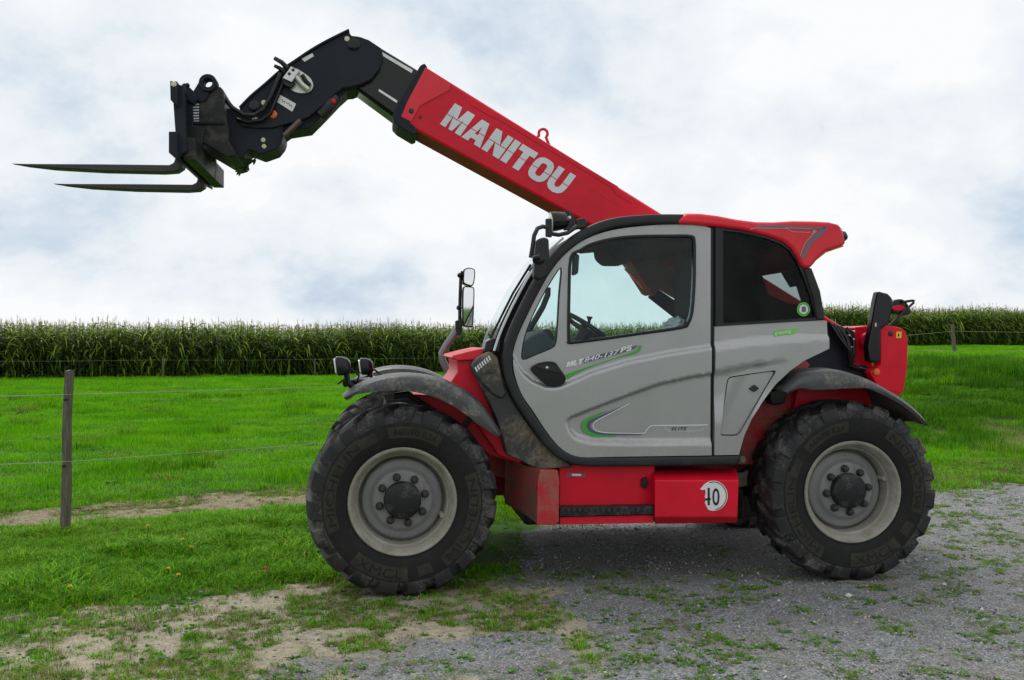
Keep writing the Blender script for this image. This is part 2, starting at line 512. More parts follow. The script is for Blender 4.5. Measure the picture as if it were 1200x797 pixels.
def block_text(name, word, quad, v, mat, parent, lift=0.004, gap=0.075):
    W = sum(GLYPH[c][0] for c in word) + gap * (len(word) - 1)
    q = [np.array(p) for p in SS(quad, v)]
    bm = bmesh.new(); x0 = 0
    for c in word:
        w_, loops = GLYPH[c]
        tri = tessellate_polygon([[Vector((p[0], p[1], 0)) for p in L] for L in loops])
        vv = []
        for L in loops:
            for p in L:
                a, b = (x0 + p[0]) / W, p[1]
                uz = (q[3] * (1 - a) + q[2] * a) * (1 - b) + (q[0] * (1 - a) + q[1] * a) * b
                vv.append(bm.verts.new((uz[0], v - lift, uz[1])))
        for t in tri:
            bm.faces.new([vv[i] for i in t])
        x0 += w_ + gap
    return link(name, bm2(bm, name), mat, parent)
# ------------------------------------------------------------------ terrain
def vnoise(x, y, seed=0):
    xi, yi = np.floor(x).astype(int), np.floor(y).astype(int)
    fx, fy = x - xi, y - yi
    fx, fy = fx * fx * (3 - 2 * fx), fy * fy * (3 - 2 * fy)
    def h(a, b):
        n = (a * 374761393 + b * 668265263 + seed * 974711) & 0x7fffffff
        n = ((n ^ (n >> 13)) * 1274126177) & 0x7fffffff
        return ((n ^ (n >> 16)) & 0xffff) / 65535.0
    return (h(xi, yi) * (1 - fx) + h(xi + 1, yi) * fx) * (1 - fy) + (h(xi, yi + 1) * (1 - fx) + h(xi + 1, yi + 1) * fx) * fy
def fbm(x, y, s, seed=0, o=4):
    r_, a, tot = 0, 1.0, 0
    for i in range(o):
        r_ = r_ + a * vnoise(x * s, y * s, seed + i); tot += a; a *= 0.55; s *= 2.03
    return r_ / tot
def sdist(x, y, poly):
    """signed distance to a polygon, positive inside"""
    x = np.asarray(x, float); y = np.asarray(y, float)
    d = np.full(x.shape, 1e9); ins = np.zeros(x.shape, bool)
    n = len(poly)
    for i in range(n):
        ax, ay = poly[i]; bx, by = poly[(i + 1) % n]
        ex, ey = bx - ax, by - ay
        t = np.clip(((x - ax) * ex + (y - ay) * ey) / (ex * ex + ey * ey + 1e-12), 0, 1)
        d = np.minimum(d, np.hypot(x - ax - t * ex, y - ay - t * ey))
        c = ((ay > y) != (by > y)) & (x < (bx - ax) * (y - ay) / (by - ay + 1e-12) + ax)
        ins ^= c
    return np.where(ins, d, -d)
def height(x, y):
    x = np.asarray(x, float); y = np.asarray(y, float)
    bank = (1.0 * ss(15, 22, y) + 0.5 * (fbm(x, y, 0.25, 15) - 0.5) * ss(13, 18, y)) * ss(3.0, 8.5, x - (y - 16) * 0.12)
    far = 0.006 * np.clip(y - 30, 0, 400) * ss(-5, 15, x)
    rut = -0.05 * np.exp(-((sdist(x, y, DIRT)).clip(-9, 9) - 0.35) ** 2 / 0.12)
    z = bank + far + rut
    z = z + 0.10 * (fbm(x, y, 0.35, 5) - 0.5) * ss(8.5, 12, y) + 0.05 * (fbm(x, y, 1.3, 9) - 0.5) * ss(8, 10, y)
    z = z + 0.03 * (fbm(x, y, 2.2, 3) - 0.5) * (1 - ss(8, 10, y)) * ss(-0.6, 0.9, -sdist(x, y, PAD))
    return z
GRAVEL = [GP(*p) for p in [(330, 830), (430, 775), (520, 738), (590, 702), (600, 690), (612, 640), (640, 610), (700, 590), (800, 585), (880, 590), (1000, 585), (1090, 573), (1200, 566), (1400, 560)]] + [(14, 1.0), (-1.5, 1.0)]
SAND = [GP(*p) for p in [(-200, 860), (-80, 800), (30, 745), (120, 718), (240, 698), (390, 686), (480, 684), (600, 680), (660, 672), (700, 690), (620, 740), (560, 797), (500, 830)]]
DIRT = [GP(*p) for p in [(-260, 622), (0, 598), (120, 588), (240, 577), (370, 566), (470, 560), (470, 580), (365, 593), (250, 602), (120, 611), (0, 618), (-260, 640)]]
LUSH = [GP(*p) for p in [(-400, 640), (0, 622), (100, 616), (250, 607), (365, 598), (520, 587), (600, 590), (606, 615), (590, 650), (560, 672), (430, 680), (330, 685), (230, 690), (110, 702), (20, 724), (-100, 760), (-400, 800)]]
DRY = [GP(*p) for p in [(1000, 588), (1080, 540), (1110, 518), (1140, 508), (1230, 506), (1400, 504), (1400, 575), (1200, 580)]]
PAD = [(OX + u * UX - v * UY, OY + u * UY + v * UX) for u, v in ((-0.7, -1.35), (WB + 0.8, -1.35), (WB + 0.8, 1.35), (-0.7, 1.35))]
def zones(x, y):
    wob = (fbm(x, y, 0.9, 21) - 0.5) * 1.1 + (fbm(x, y, 4.0, 31) - 0.5) * 0.45
    g = ss(-0.45, 0.45, sdist(x, y, GRAVEL) + wob * 1.1) * (1 - 0.75 * ss(0.60, 0.70, fbm(x, y, 1.1, 25)) * (y < 6.6) * (1 - ss(0.2, 0.8, x)))
    s = ss(-0.5, 0.3, sdist(x, y, SAND) + wob * 1.3)
    s = np.maximum(s, ss(0.58, 0.68, fbm(x, y, 1.1, 25)) * (sdist(x, y, GRAVEL) > 0) * (y < 6.6) * (1 - 0.8 * ss(0.2, 0.8, x)))
    d = ss(-0.08, 0.25, sdist(x, y, DIRT) + wob * 0.5)
    dr = ss(-0.8, 0.8, sdist(x, y, DRY) + wob * 1.6)
    dr = np.maximum(dr, 0.9 * ss(33, 37, y + wob * 3) * (1 - ss(47, 55, y)) * ss(13.5, 17, x + wob * 2))
    return g, s, d, dr
def axis(lo, hi, step, far_lo, far_hi, growth=1.07):
    a = list(np.arange(lo, hi, step))
    s = step
    while a[-1] < far_hi:
        s = min(s * growth, 60); a.append(a[-1] + s)
    s = step; b = []
    c = lo
    while c > far_lo:
        s = min(s * growth, 60); c -= s; b.append(c)
    return np.array(b[::-1] + a)
gx = axis(-6.5, 7.0, 0.055, -900, 900)
gy = axis(4.3, 15.0, 0.055, -40, 1500)
X, Y = np.meshgrid(gx, gy)
Z = height(X, Y)
g_, s_, d_, dr_ = zones(X, Y)
fine = ((X > -7.5) & (X < 8) & (Y > 4) & (Y < 16))
Z = Z + np.where(fine, (rng.random(X.shape) - 0.5) * 0.010 * g_ + (fbm(X, Y, 7, 77) - 0.5) * 0.03 * (1 - 0.5 * g_), 0)
nx_, ny_ = len(gx), len(gy)
verts = np.stack([X, Y, Z], -1).reshape(-1, 3)
ii = np.arange(ny_ - 1)[:, None] * nx_ + np.arange(nx_ - 1)[None]
quads = np.stack([ii, ii + 1, ii + nx_ + 1, ii + nx_], -1).reshape(-1, 4)
me = bpy.data.meshes.new('ground')
me.vertices.add(len(verts)); me.vertices.foreach_set('co', verts.ravel())
me.loops.add(quads.size); me.loops.foreach_set('vertex_index', quads.ravel().astype(np.int32))
me.polygons.add(len(quads))
me.polygons.foreach_set('loop_start', np.arange(0, quads.size, 4, dtype=np.int32))
me.polygons.foreach_set('use_smooth', np.ones(len(quads), bool))
at = me.color_attributes.new('zone', 'FLOAT_COLOR', 'POINT')
at.data.foreach_set('color', np.stack([g_, s_, d_, dr_], -1).reshape(-1).astype(np.float32))
me.update(); me.validate()
ground = bpy.data.objects.new('ground', me); COL.objects.link(ground)
ground['kind'] = 'structure'
tag(ground, 'farm ground of grass, pale sandy soil and grey gravel')
m, t, b, o = newmat('ground')
vec = N(t, 'ShaderNodeNewGeometry').outputs['Position']
ca = N(t, 'ShaderNodeVertexColor', layer_name='zone')
sp = N(t, 'ShaderNodeSeparateColor'); t.links.new(ca.outputs[0], sp.inputs[0])
zg, zs, zd, zr = sp.outputs[0], sp.outputs[1], sp.outputs[2], ca.outputs[1]
nb = noise(t, vec, 1.6, 6, 0.6)
nf = noise(t, vec, 22, 6, 0.65)
nff = noise(t, vec, 85, 4, 0.7)
vo = N(t, 'ShaderNodeTexVoronoi'); vo.inputs['Scale'].default_value = 105; t.links.new(vec, vo.inputs['Vector'])
vcol = N(t, 'ShaderNodeSeparateColor'); t.links.new(vo.outputs['Color'], vcol.inputs[0])
soil = ramp(t, nf, [(0.3, (0.055, 0.06, 0.018)), (0.5, (0.085, 0.10, 0.025)), (0.7, (0.12, 0.12, 0.05))])
grassg = ramp(t, mth(t, 'ADD', mth(t, 'MULTIPLY', nb, 0.5), mth(t, 'MULTIPLY', nf, 0.5)), [(0.35, (0.030, 0.075, 0.008)), (0.5, (0.045, 0.125, 0.010)), (0.68, (0.08, 0.15, 0.025))])
nsd = mth(t, 'ADD', mth(t, 'MULTIPLY', nf, 0.6), mth(t, 'MULTIPLY', nff, 0.4))
sand = ramp(t, nsd, [(0.32, (0.20, 0.165, 0.11)), (0.48, (0.44, 0.385, 0.28)), (0.66, (0.62, 0.56, 0.44))])
dirt = ramp(t, nsd, [(0.32, (0.15, 0.12, 0.07)), (0.48, (0.29, 0.24, 0.155)), (0.66, (0.44, 0.38, 0.26))])
grav = ramp(t, vcol.outputs[0], [(0.0, (0.14, 0.149, 0.158)), (0.45, (0.235, 0.245, 0.255)), (0.8, (0.33, 0.337, 0.343)), (1.0, (0.52, 0.52, 0.51))])
grav = mixc(t, ramp(t, nb, [(0.42, (0, 0, 0)), (0.75, (0.55, 0.55, 0.55))]), grav, (0.22, 0.19, 0.145))
drg = ramp(t, nf, [(0.3, (0.06, 0.10, 0.015)), (0.55, (0.13, 0.16, 0.035)), (0.75, (0.24, 0.23, 0.10))])
def edge(z, n_, k=0.5):
    return ramp(t, mth(t, 'ADD', z, mth(t, 'MULTIPLY', mth(t, 'SUBTRACT', n_, 0.5), k)), [(0.38, (0, 0, 0)), (0.62, (1, 1, 1))])
c = grassg
c = mixc(t, edge(zr, nf, 0.9), c, drg)
c = mixc(t, edge(zd, nf, 1.0), c, dirt)
c = mixc(t, edge(zs, nf, 0.9), c, sand)
c = mixc(t, edge(zg, nf, 1.1), c, grav)
setv(t, b.inputs['Base Color'], c)
b.inputs['Roughness'].default_value = 0.95
b.inputs['Specular IOR Level'].default_value = 0.2
bp = N(t, 'ShaderNodeBump'); bp.inputs['Strength'].default_value = 0.9; bp.inputs['Distance'].default_value = 0.02
t.links.new(mth(t, 'ADD', mth(t, 'MULTIPLY', vo.outputs['Distance'], 0.6), nff), bp.inputs['Height'])
t.links.new(bp.outputs[0], b.inputs['Normal'])
me.materials.append(m)

# ------------------------------------------------------------------ scatter by geometry nodes
def scatter(name, pts, rot, scl, idx, variants, label, cat=None):
    n = len(pts)
    me = bpy.data.meshes.new(name)
    me.vertices.add(n); me.vertices.foreach_set('co', np.asarray(pts, np.float32).ravel())
    a = me.attributes.new('rot', 'FLOAT_VECTOR', 'POINT'); a.data.foreach_set('vector', np.asarray(rot, np.float32).ravel())
    a = me.attributes.new('scl', 'FLOAT_VECTOR', 'POINT'); a.data.foreach_set('vector', np.asarray(scl, np.float32).ravel())
    a = me.attributes.new('idx', 'INT', 'POINT'); a.data.foreach_set('value', np.asarray(idx, np.int32))
    o = bpy.data.objects.new(name, me); COL.objects.link(o)
    o['kind'] = 'stuff'; o['label'] = label
    if cat: o['category'] = cat
    c = bpy.data.collections.new(name + '_kinds')
    for k, v in enumerate(variants):
        ob = bpy.data.objects.new('%s_kind_%02d' % (name, k), v); c.objects.link(ob)
    g = bpy.data.node_groups.new(name, 'GeometryNodeTree')
    g.interface.new_socket('Geometry', in_out='INPUT', socket_type='NodeSocketGeometry')
    g.interface.new_socket('Geometry', in_out='OUTPUT', socket_type='NodeSocketGeometry')
    gi, go = g.nodes.new('NodeGroupInput'), g.nodes.new('NodeGroupOutput')
    ip = g.nodes.new('GeometryNodeInstanceOnPoints')
    ci = g.nodes.new('GeometryNodeCollectionInfo')
    ci.inputs['Collection'].default_value = c
    ci.inputs['Separate Children'].default_value = True
    ci.inputs['Reset Children'].default_value = True
    ip.inputs['Pick Instance'].default_value = True
    def na(nm, ty):
        q = g.nodes.new('GeometryNodeInputNamedAttribute'); q.data_type = ty; q.inputs[0].default_value = nm
        return q.outputs[0]
    L = g.links.new
    L(gi.outputs[0], ip.inputs['Points']); L(ci.outputs[0], ip.inputs['Instance'])
    L(na('idx', 'INT'), ip.inputs['Instance Index'])
    L(na('rot', 'FLOAT_VECTOR'), ip.inputs['Rotation']); L(na('scl', 'FLOAT_VECTOR'), ip.inputs['Scale'])
    L(ip.outputs[0], go.inputs[0])
    md = o.modifiers.new('scatter', 'NODES'); md.node_group = g
    return o
class Soup:
    def __init__(s): s.v, s.f, s.m, s.c = [], [], [], []
    def strip(s, pts, w, side, mat=0, col=0.5, fold=0.0):
        """tapered strip: pts centre line, w widths, side unit vector"""
        b0 = len(s.v)
        k = len(pts)
        for p, q in zip(pts, w):
            s.v.append(tuple(p - side * q / 2)); s.v.append(tuple(p + side * q / 2))
        for i in range(k - 1):
            a = b0 + 2 * i
            s.f.append((a, a + 1, a + 3, a + 2)); s.m.append(mat)
        s.c += [col] * (2 * k)
    def mesh(s, name, mats):
        me = bpy.data.meshes.new(name)
        me.from_pydata(s.v, [], s.f)
        me.polygons.foreach_set('material_index', s.m)
        me.polygons.foreach_set('use_smooth', np.ones(len(s.f), bool))
        a = me.attributes.new('tone', 'FLOAT', 'POINT'); a.data.foreach_set('value', np.array(s.c, np.float32))
        for q in mats: me.materials.append(q)
        me.update()
        return me
def leafmat(name, stops, rough=0.65, trans=0.22, jitter=0.35, patch=0.35):
    m, t, b, o = newmat(name)
    at = N(t, 'ShaderNodeAttribute', attribute_name='tone')
    oi = N(t, 'ShaderNodeObjectInfo')
    pos = N(t, 'ShaderNodeNewGeometry').outputs['Position']
    pn = noise(t, pos, 0.75, 6, 0.65, 0.3)
    f = mth(t, 'ADD', at.outputs['Fac'], mth(t, 'MULTIPLY', mth(t, 'SUBTRACT', oi.outputs['Random'], 0.5), jitter))
    f = mth(t, 'ADD', f, mth(t, 'MULTIPLY', mth(t, 'SUBTRACT', pn, 0.5), patch), True)
    c = ramp(t, f, stops)
    setv(t, b.inputs['Base Color'], c)
    b.inputs['Roughness'].default_value = rough
    b.inputs['Specular IOR Level'].default_value = 0.1
    tr = N(t, 'ShaderNodeBsdfTranslucent'); t.links.new(c, tr.inputs[0])
    mx = N(t, 'ShaderNodeMixShader'); mx.inputs[0].default_value = trans
    t.links.new(b.outputs[0], mx.inputs[1]); t.links.new(tr.outputs[0], mx.inputs[2])
    t.links.new(mx.outputs[0], o.inputs[0])
    return m
GR = leafmat('grass_blade', [(0.0, (0.045, 0.14, 0.004)), (0.35, (0.100, 0.31, 0.006)), (0.65, (0.165, 0.43, 0.010)), (0.88, (0.28, 0.46, 0.03)), (1.0, (0.40, 0.33, 0.12))], patch=1.1)
MEADOW = leafmat('meadow_blade', [(0.0, (0.060, 0.20, 0.003)), (0.3, (0.110, 0.38, 0.004)), (0.65, (0.165, 0.52, 0.006)), (1.0, (0.30, 0.60, 0.02))], patch=1.7)
BANKG = leafmat('bank_shade_blade', [(0.0, (0.024, 0.085, 0.004)), (0.5, (0.066, 0.225, 0.006)), (1.0, (0.15, 0.37, 0.012))], patch=1.4)  # deeper green grass; the front slope's shading is also put into its colour
DRYG = leafmat('dry_blade', [(0.0, (0.09, 0.12, 0.02)), (0.5, (0.17, 0.17, 0.05)), (1.0, (0.36, 0.29, 0.14))])
WEED = leafmat('weed_leaf', [(0.0, (0.030, 0.10, 0.006)), (0.5, (0.065, 0.19, 0.010)), (1.0, (0.12, 0.27, 0.02))])
def clump(seed, nb, r, h0, h1, wd, mat, lean=0.6, segs=3):
    q = np.random.default_rng(seed); s = Soup()
    for _ in range(nb):
        a = q.uniform(0, 6.283); rr = r * math.sqrt(q.random())
        base = np.array([rr * math.cos(a), rr * math.sin(a), -0.01])
        h = q.uniform(h0, h1); la = a + q.normal(0, 0.9); ln = q.random() * lean * h
        d = np.array([math.cos(la), math.sin(la), 0])
        side = np.array([-math.sin(la + q.normal(0, .5)), math.cos(la + q.normal(0, .5)), 0])
        pts = [base + d * ln * (k / segs) ** 2 + np.array([0, 0, h * (1 - 0.25 * (k / segs) ** 2 * lean) * k / segs]) for k in range(segs + 1)]
        s.strip(pts, [wd * (1 - (k / segs) ** 1.6 * 0.92) for k in range(segs + 1)], side, 0, q.uniform(0.0, 0.95) if q.random() > 0.07 else 1.0)
    return s.mesh('clump', [mat])
def rosette(seed, nl, L0, L1, wd, mat, rise=0.5):
    q = np.random.default_rng(seed); s = Soup()
    for i in range(nl):
        a = i * 2.4 + q.normal(0, .3); L = q.uniform(L0, L1)
        d = np.array([math.cos(a), math.sin(a), 0]); side = np.array([-d[1], d[0], q.normal(0, .2)])
        off = np.array([q.normal(0, L0 * .5), q.normal(0, L0 * .5), 0])
        up = q.uniform(0.2, 1) * rise
        pts = [off + d * L * k / 4 + np.array([0, 0, L * up * (k / 4) * (1.3 - 0.8 * k / 4)]) for k in range(5)]
        s.strip(pts, [wd * x for x in (0.15, 0.7, 1.0, 0.75, 0.08)], side, 0, q.uniform(0.1, 0.9))
    return s.mesh('rosette', [mat])
def rots(n, tilt=0.12):
    return np.stack([rng.normal(0, tilt, n), rng.normal(0, tilt, n), rng.uniform(0, 6.283, n)], 1)
def infront(x, y, m=1.0):
    return np.abs(x) < y * 0.5143 + m
def on_ground(x, y):
    return np.stack([x, y, height(x, y)], 1)
def u3(s): return np.stack([s, s, s], 1)

# meadow: short vivid turf, in half-metre swards
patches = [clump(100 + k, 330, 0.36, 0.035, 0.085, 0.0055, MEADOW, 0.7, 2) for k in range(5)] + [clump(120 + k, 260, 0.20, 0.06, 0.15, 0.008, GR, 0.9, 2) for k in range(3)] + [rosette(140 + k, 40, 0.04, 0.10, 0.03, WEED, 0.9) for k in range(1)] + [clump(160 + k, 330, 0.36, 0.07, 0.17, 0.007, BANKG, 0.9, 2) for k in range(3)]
st = 0.30
px_, py_ = np.meshgrid(np.arange(-30, 34, st), np.arange(9.0, 62, st))
px_ = (px_ + rng.uniform(-.5, .5, px_.shape) * st).ravel(); py_ = (py_ + rng.uniform(-.5, .5, py_.shape) * st).ravel()
g, s, d, dr = zones(px_, py_)
far_ = ss(16, 30, py_)
keep = infront(px_, py_, 1.2) & (rng.random(len(px_)) < (1 - 0.62 * far_))
cornline = np.interp(px_, [-48, -22, -8, 24, 60], [30, 40, 46, 60, 76])
keep &= py_ < cornline + 0.5
bare = np.maximum.reduce([g, s, d * 0.93, dr * 0.68])
keep &= rng.random(len(px_)) > bare * 1.05
keep &= sdist(px_, py_, LUSH) < 0.1
x, y = px_[keep], py_[keep]; n = len(x)
tall = 0.62 + 1.25 * ss(0.48, 0.68, fbm(x, y, 0.85, 41)) + 1.1 * ss(14, 17, y) * (1 - ss(24, 30, y)) * ss(4, 8, x) * ss(0.42, 0.62, fbm(x, y, 0.8, 43)) + 0.5 * far_[keep] + rng.uniform(-.1, .25, n)
sc3 = np.stack([1 + 0.5 * far_[keep], 1 + 0.5 * far_[keep], tall], 1)
mi = rng.integers(0, 5, n)
wsel = (rng.random(n) < 0.03 + 0.20 * ss(0.55, 0.7, fbm(x, y, 0.6, 47))) & (y < 34)
wsel |= (rng.random(n) < 0.16) & (y > 14) & (y < 26) & (x > 5)
mi = np.where(wsel, rng.integers(5, 9, n), mi)
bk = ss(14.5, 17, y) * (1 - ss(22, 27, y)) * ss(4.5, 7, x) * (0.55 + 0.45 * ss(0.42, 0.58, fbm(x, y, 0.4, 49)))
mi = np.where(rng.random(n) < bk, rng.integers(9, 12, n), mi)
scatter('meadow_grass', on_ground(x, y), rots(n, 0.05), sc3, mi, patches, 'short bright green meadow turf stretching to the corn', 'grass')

# long grass of the verge, patchy grass over the sand, sparse tufts in the gravel
tufts = [clump(200 + k, 34, 0.085, 0.035, 0.12, 0.0085, GR, 1.3) for k in range(5)] + \
        [clump(220 + k, 26, 0.05, 0.025, 0.075, 0.006, GR, 1.4) for k in range(4)] + \
        [clump(240 + k, 26, 0.07, 0.03, 0.09, 0.004, DRYG, 1.3) for k in range(3)] + \
        [rosette(260 + k, 16, 0.03, 0.075, 0.022, WEED) for k in range(4)] + \
        [rosette(280 + k, 30, 0.012, 0.03, 0.016, WEED, 1.2) for k in range(3)]
nC = 210000
x = rng.uniform(-6.5, 7.2, nC); y = rng.uniform(4.4, 15.5, nC)
k = infront(x, y, 0.5); x, y = x[k], y[k]
g, s, d, dr = zones(x, y)
lush = ss(-0.45, 0.35, sdist(x, y, LUSH) + (fbm(x, y, 2.2, 51) - 0.5) * 1.7)
clus = fbm(x, y, 2.6, 61); clus2 = fbm(x, y, 5.5, 63, 3)
under = ss(-0.25, 0.15, sdist(x, y, PAD))
p = lush * (0.55 + 0.45 * ss(0.38, 0.5, clus))
p = np.maximum(p, s * (0.08 + 0.70 * ss(0.44, 0.56, clus + 0.17 * (1 - ss(-3.4, -1.2, x)) - 0.01)))
p = np.maximum(p, g * (0.85 * ss(0.53, 0.60, clus2) * ss(0.30, 0.46, clus) + 0.018))
p = np.maximum(p, (1 - np.maximum.reduce([g, s, d])) * 0.40 * (y < 10.5))
p = np.maximum(p, d * (0.06 + 0.5 * ss(0.46, 0.6, clus)))
p = np.maximum(p, dr * (1 - g) * 0.55)
p *= (1 - 0.93 * under * ss(6.6, 7.4, y))
k = rng.random(len(x)) < p
x, y, g, s, d, dr, lush, clus, under = [q[k] for q in (x, y, g, s, d, dr, lush, clus, under)]
n = len(x)
idx = rng.integers(0, 5, n)
small = (rng.random(n) < np.maximum.reduce([g, s * 0.8, d, dr * .6])) & (lush < 0.7)
idx = np.where(small, rng.integers(5, 9, n), idx)
r_ = rng.random(n)
idx = np.where((r_ < 0.10 + 0.22 * np.maximum.reduce([s * 1.3, g * .6, d * 2.0, dr * 1.6])) & (lush < .8), rng.integers(9, 12, n), idx)
idx = np.where((r_ > 0.78) | ((r_ > 0.62) & (g > .5)), rng.integers(12, 16, n), idx)
idx = np.where((r_ > 0.92) | ((r_ > 0.84) & (g + s > .5)), rng.integers(16, 19, n), idx)
sc_ = rng.uniform(0.6, 1.15, n) * (0.55 + lush * (0.5 * ss(0.52, 0.70, clus) + 0.3 * ss(0.55, 0.7, fbm(x, y, 0.9, 53)))) * np.where(g > .5, 0.72, 1.0)
scatter('verge_grass', on_ground(x, y), rots(n), u3(sc_), idx, tufts, 'tufts of long grass and weeds on the verge and in the gravel', 'grass')

# loose stones
def pebble(seed):
    q = np.random.default_rng(seed); bm = bmesh.new()
    bmesh.ops.create_icosphere(bm, subdivisions=1, radius=1)
    f = q.uniform(0.6, 1.3, 3); f[2] *= 0.65
    for v in bm.verts:
        v.co = Vector((v.co.x * f[0], v.co.y * f[1], v.co.z * f[2])) * q.uniform(0.75, 1.15)
    me = bpy.data.meshes.new('pebble'); bm.to_mesh(me); bm.free()
    me.materials.append(STONE)
    return me
STONE, t, b, o = newmat('gravel_stone')
oi = N(t, 'ShaderNodeObjectInfo')
setv(t, b.inputs['Base Color'], ramp(t, oi.outputs['Random'], [(0.0, (0.11, 0.117, 0.127)), (0.4, (0.215, 0.225, 0.24)), (0.7, (0.32, 0.326, 0.332)), (0.9, (0.34, 0.31, 0.26)), (1.0, (0.58, 0.57, 0.54))]))
b.inputs['Roughness'].default_value = 0.85
nP = 190000
x = rng.uniform(-4.5, 6.8, nP); y = 4.4 + 8.0 * rng.random(nP) ** 1.4
k = infront(x, y, 0.3); x, y = x[k], y[k]
g, s, d, dr = zones(x, y)
k = rng.random(len(x)) < np.maximum(g * (0.35 + 0.65 * ss(0.4, 0.6, fbm(x, y, 1.7, 91))), np.maximum(s, d) * 0.22)
x, y = x[k], y[k]; n = len(x)
sz = 0.0026 + 0.0060 * rng.random(n) ** 3 + 0.010 * rng.random(n) ** 30
P_ = on_ground(x, y); P_[:, 2] += sz * 0.2
scatter('gravel_stones', P_, rng.uniform(0, 6.28, (n, 3)), u3(sz), rng.integers(0, 4, n), [pebble(300 + k) for k in range(4)], 'loose grey gravel chippings around and under the machine', 'gravel')

# ------------------------------------------------------------------ maize field
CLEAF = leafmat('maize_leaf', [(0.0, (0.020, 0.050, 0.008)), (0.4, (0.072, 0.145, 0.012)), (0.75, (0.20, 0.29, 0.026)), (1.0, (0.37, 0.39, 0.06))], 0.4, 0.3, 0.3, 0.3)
CTAS = leafmat('maize_tassel', [(0.0, (0.20, 0.19, 0.06)), (0.5, (0.33, 0.30, 0.11)), (1.0, (0.46, 0.40, 0.20))], 0.8, 0.2)
CSTK = leafmat('maize_stalk', [(0.0, (0.045, 0.06, 0.02)), (0.6, (0.09, 0.11, 0.035)), (1.0, (0.20, 0.16, 0.08))], 0.6, 0.0)
def maize(seed):
    q = np.random.default_rng(seed); s = Soup()
    H = q.uniform(2.0, 2.25)
    az = q.uniform(0, 6.28)
    for a in (0, 1.57):
        sd_ = np.array([math.cos(a), math.sin(a), 0])
        s.strip([np.array([0, 0, z]) for z in (-0.05, H * .5, H)], [0.034, 0.026, 0.012], sd_, 2, 0.5)
    nl = 18
    for i in range(nl):
        z = 0.15 + (H - 0.25) * (i / (nl - 1)) ** 0.95
        a = az + math.pi * i + q.normal(0, 0.45)
        L = q.uniform(0.62, 0.95) * (0.75 + 0.45 * math.sin(math.pi * (i + 1) / (nl + 1)))
        d = np.array([math.cos(a), math.sin(a), 0]); sd_ = np.array([-d[1], d[0], q.normal(0, .25)])
        up = q.uniform(0.35, 0.75); dr = q.uniform(0.5, 1.05)
        pts = []
        for k in range(6):
            f = k / 5
            pts.append(np.array([0, 0, z]) + d * L * (0.9 * f - 0.12 * f * f) + np.array([0, 0, L * (up * f - dr * f * f)]))
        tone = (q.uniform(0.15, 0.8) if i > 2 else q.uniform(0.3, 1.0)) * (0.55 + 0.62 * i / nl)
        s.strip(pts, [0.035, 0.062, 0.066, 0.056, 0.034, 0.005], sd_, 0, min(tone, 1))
    for i in range(5):
        a = q.uniform(0, 6.28); L = q.uniform(0.14, 0.24); o_ = q.uniform(0.1, 0.5) if i else 0.0
        d = np.array([math.cos(a), math.sin(a), 0])
        pts = [np.array([0, 0, H - 0.02 + 0.02 * i]) + d * L * o_ * f + np.array([0, 0, L * (f - 0.35 * o_ * f * f)]) for f in (0, .5, 1)]
        s.strip(pts, [0.009, 0.010, 0.003], np.array([-d[1], d[0], 0]), 1, q.random())
    return s.mesh('maize', [CLEAF, CTAS, CSTK])
FRONT = [(-48, 30), (-22, 40), (-8, 46), (24, 60), (70, 80)]
P_, = [[]]
for row in range(11):
    for (ax, ay), (bx, by) in zip(FRONT, FRONT[1:]):
        L = math.hypot(bx - ax, by - ay); tx, ty = (bx - ax) / L, (by - ay) / L
        q = np.arange(0, L, 0.135 if row < 6 else 0.2)
        q = q + rng.normal(0, 0.03, len(q))
        off = row * 0.62 + rng.normal(0, 0.06, len(q))
        P_.append(np.stack([ax + tx * q - ty * off, ay + ty * q + tx * off], 1))
P_ = np.concatenate(P_)
P_ = P_[infront(P_[:, 0], P_[:, 1], 4.0)]
n = len(P_)
hs = 0.93 + 0.20 * fbm(P_[:, 0], P_[:, 1], 0.3, 71) + rng.normal(0, 0.045, n)
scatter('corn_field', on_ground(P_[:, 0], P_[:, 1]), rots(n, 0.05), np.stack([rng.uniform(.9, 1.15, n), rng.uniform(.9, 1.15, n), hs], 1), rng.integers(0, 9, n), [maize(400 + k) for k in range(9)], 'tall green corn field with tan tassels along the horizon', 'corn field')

# ------------------------------------------------------------------ fences
m, t, b, o = newmat('weathered_wood')
vec = N(t, 'ShaderNodeTexCoord').outputs['Object']
mp = N(t, 'ShaderNodeMapping'); mp.inputs['Scale'].default_value = (9, 9, 0.7); t.links.new(vec, mp.inputs[0])
gr = noise(t, mp.outputs[0], 9, 8, 0.7, 0.6)
fl = noise(t, vec, 30, 5, 0.7)
cw = ramp(t, gr, [(0.28, (0.045, 0.038, 0.032)), (0.5, (0.12, 0.10, 0.082)), (0.72, (0.22, 0.19, 0.16))])
cw = mixc(t, ramp(t, fl, [(0.55, (0, 0, 0)), (0.7, (0.6, 0.6, 0.6))]), cw, (0.11, 0.115, 0.07))
setv(t, b.inputs['Base Color'], cw); b.inputs['Roughness'].default_value = 0.9
bp = N(t, 'ShaderNodeBump'); bp.inputs['Strength'].default_value = 0.8; bp.inputs['Distance'].default_value = 0.006
t.links.new(gr, bp.inputs['Height']); t.links.new(bp.outputs[0], b.inputs['Normal'])
M['wood'] = m
M['wire'] = paint('fence_wire', (0.26, 0.30, 0.20), 0.6, dust=0.3)
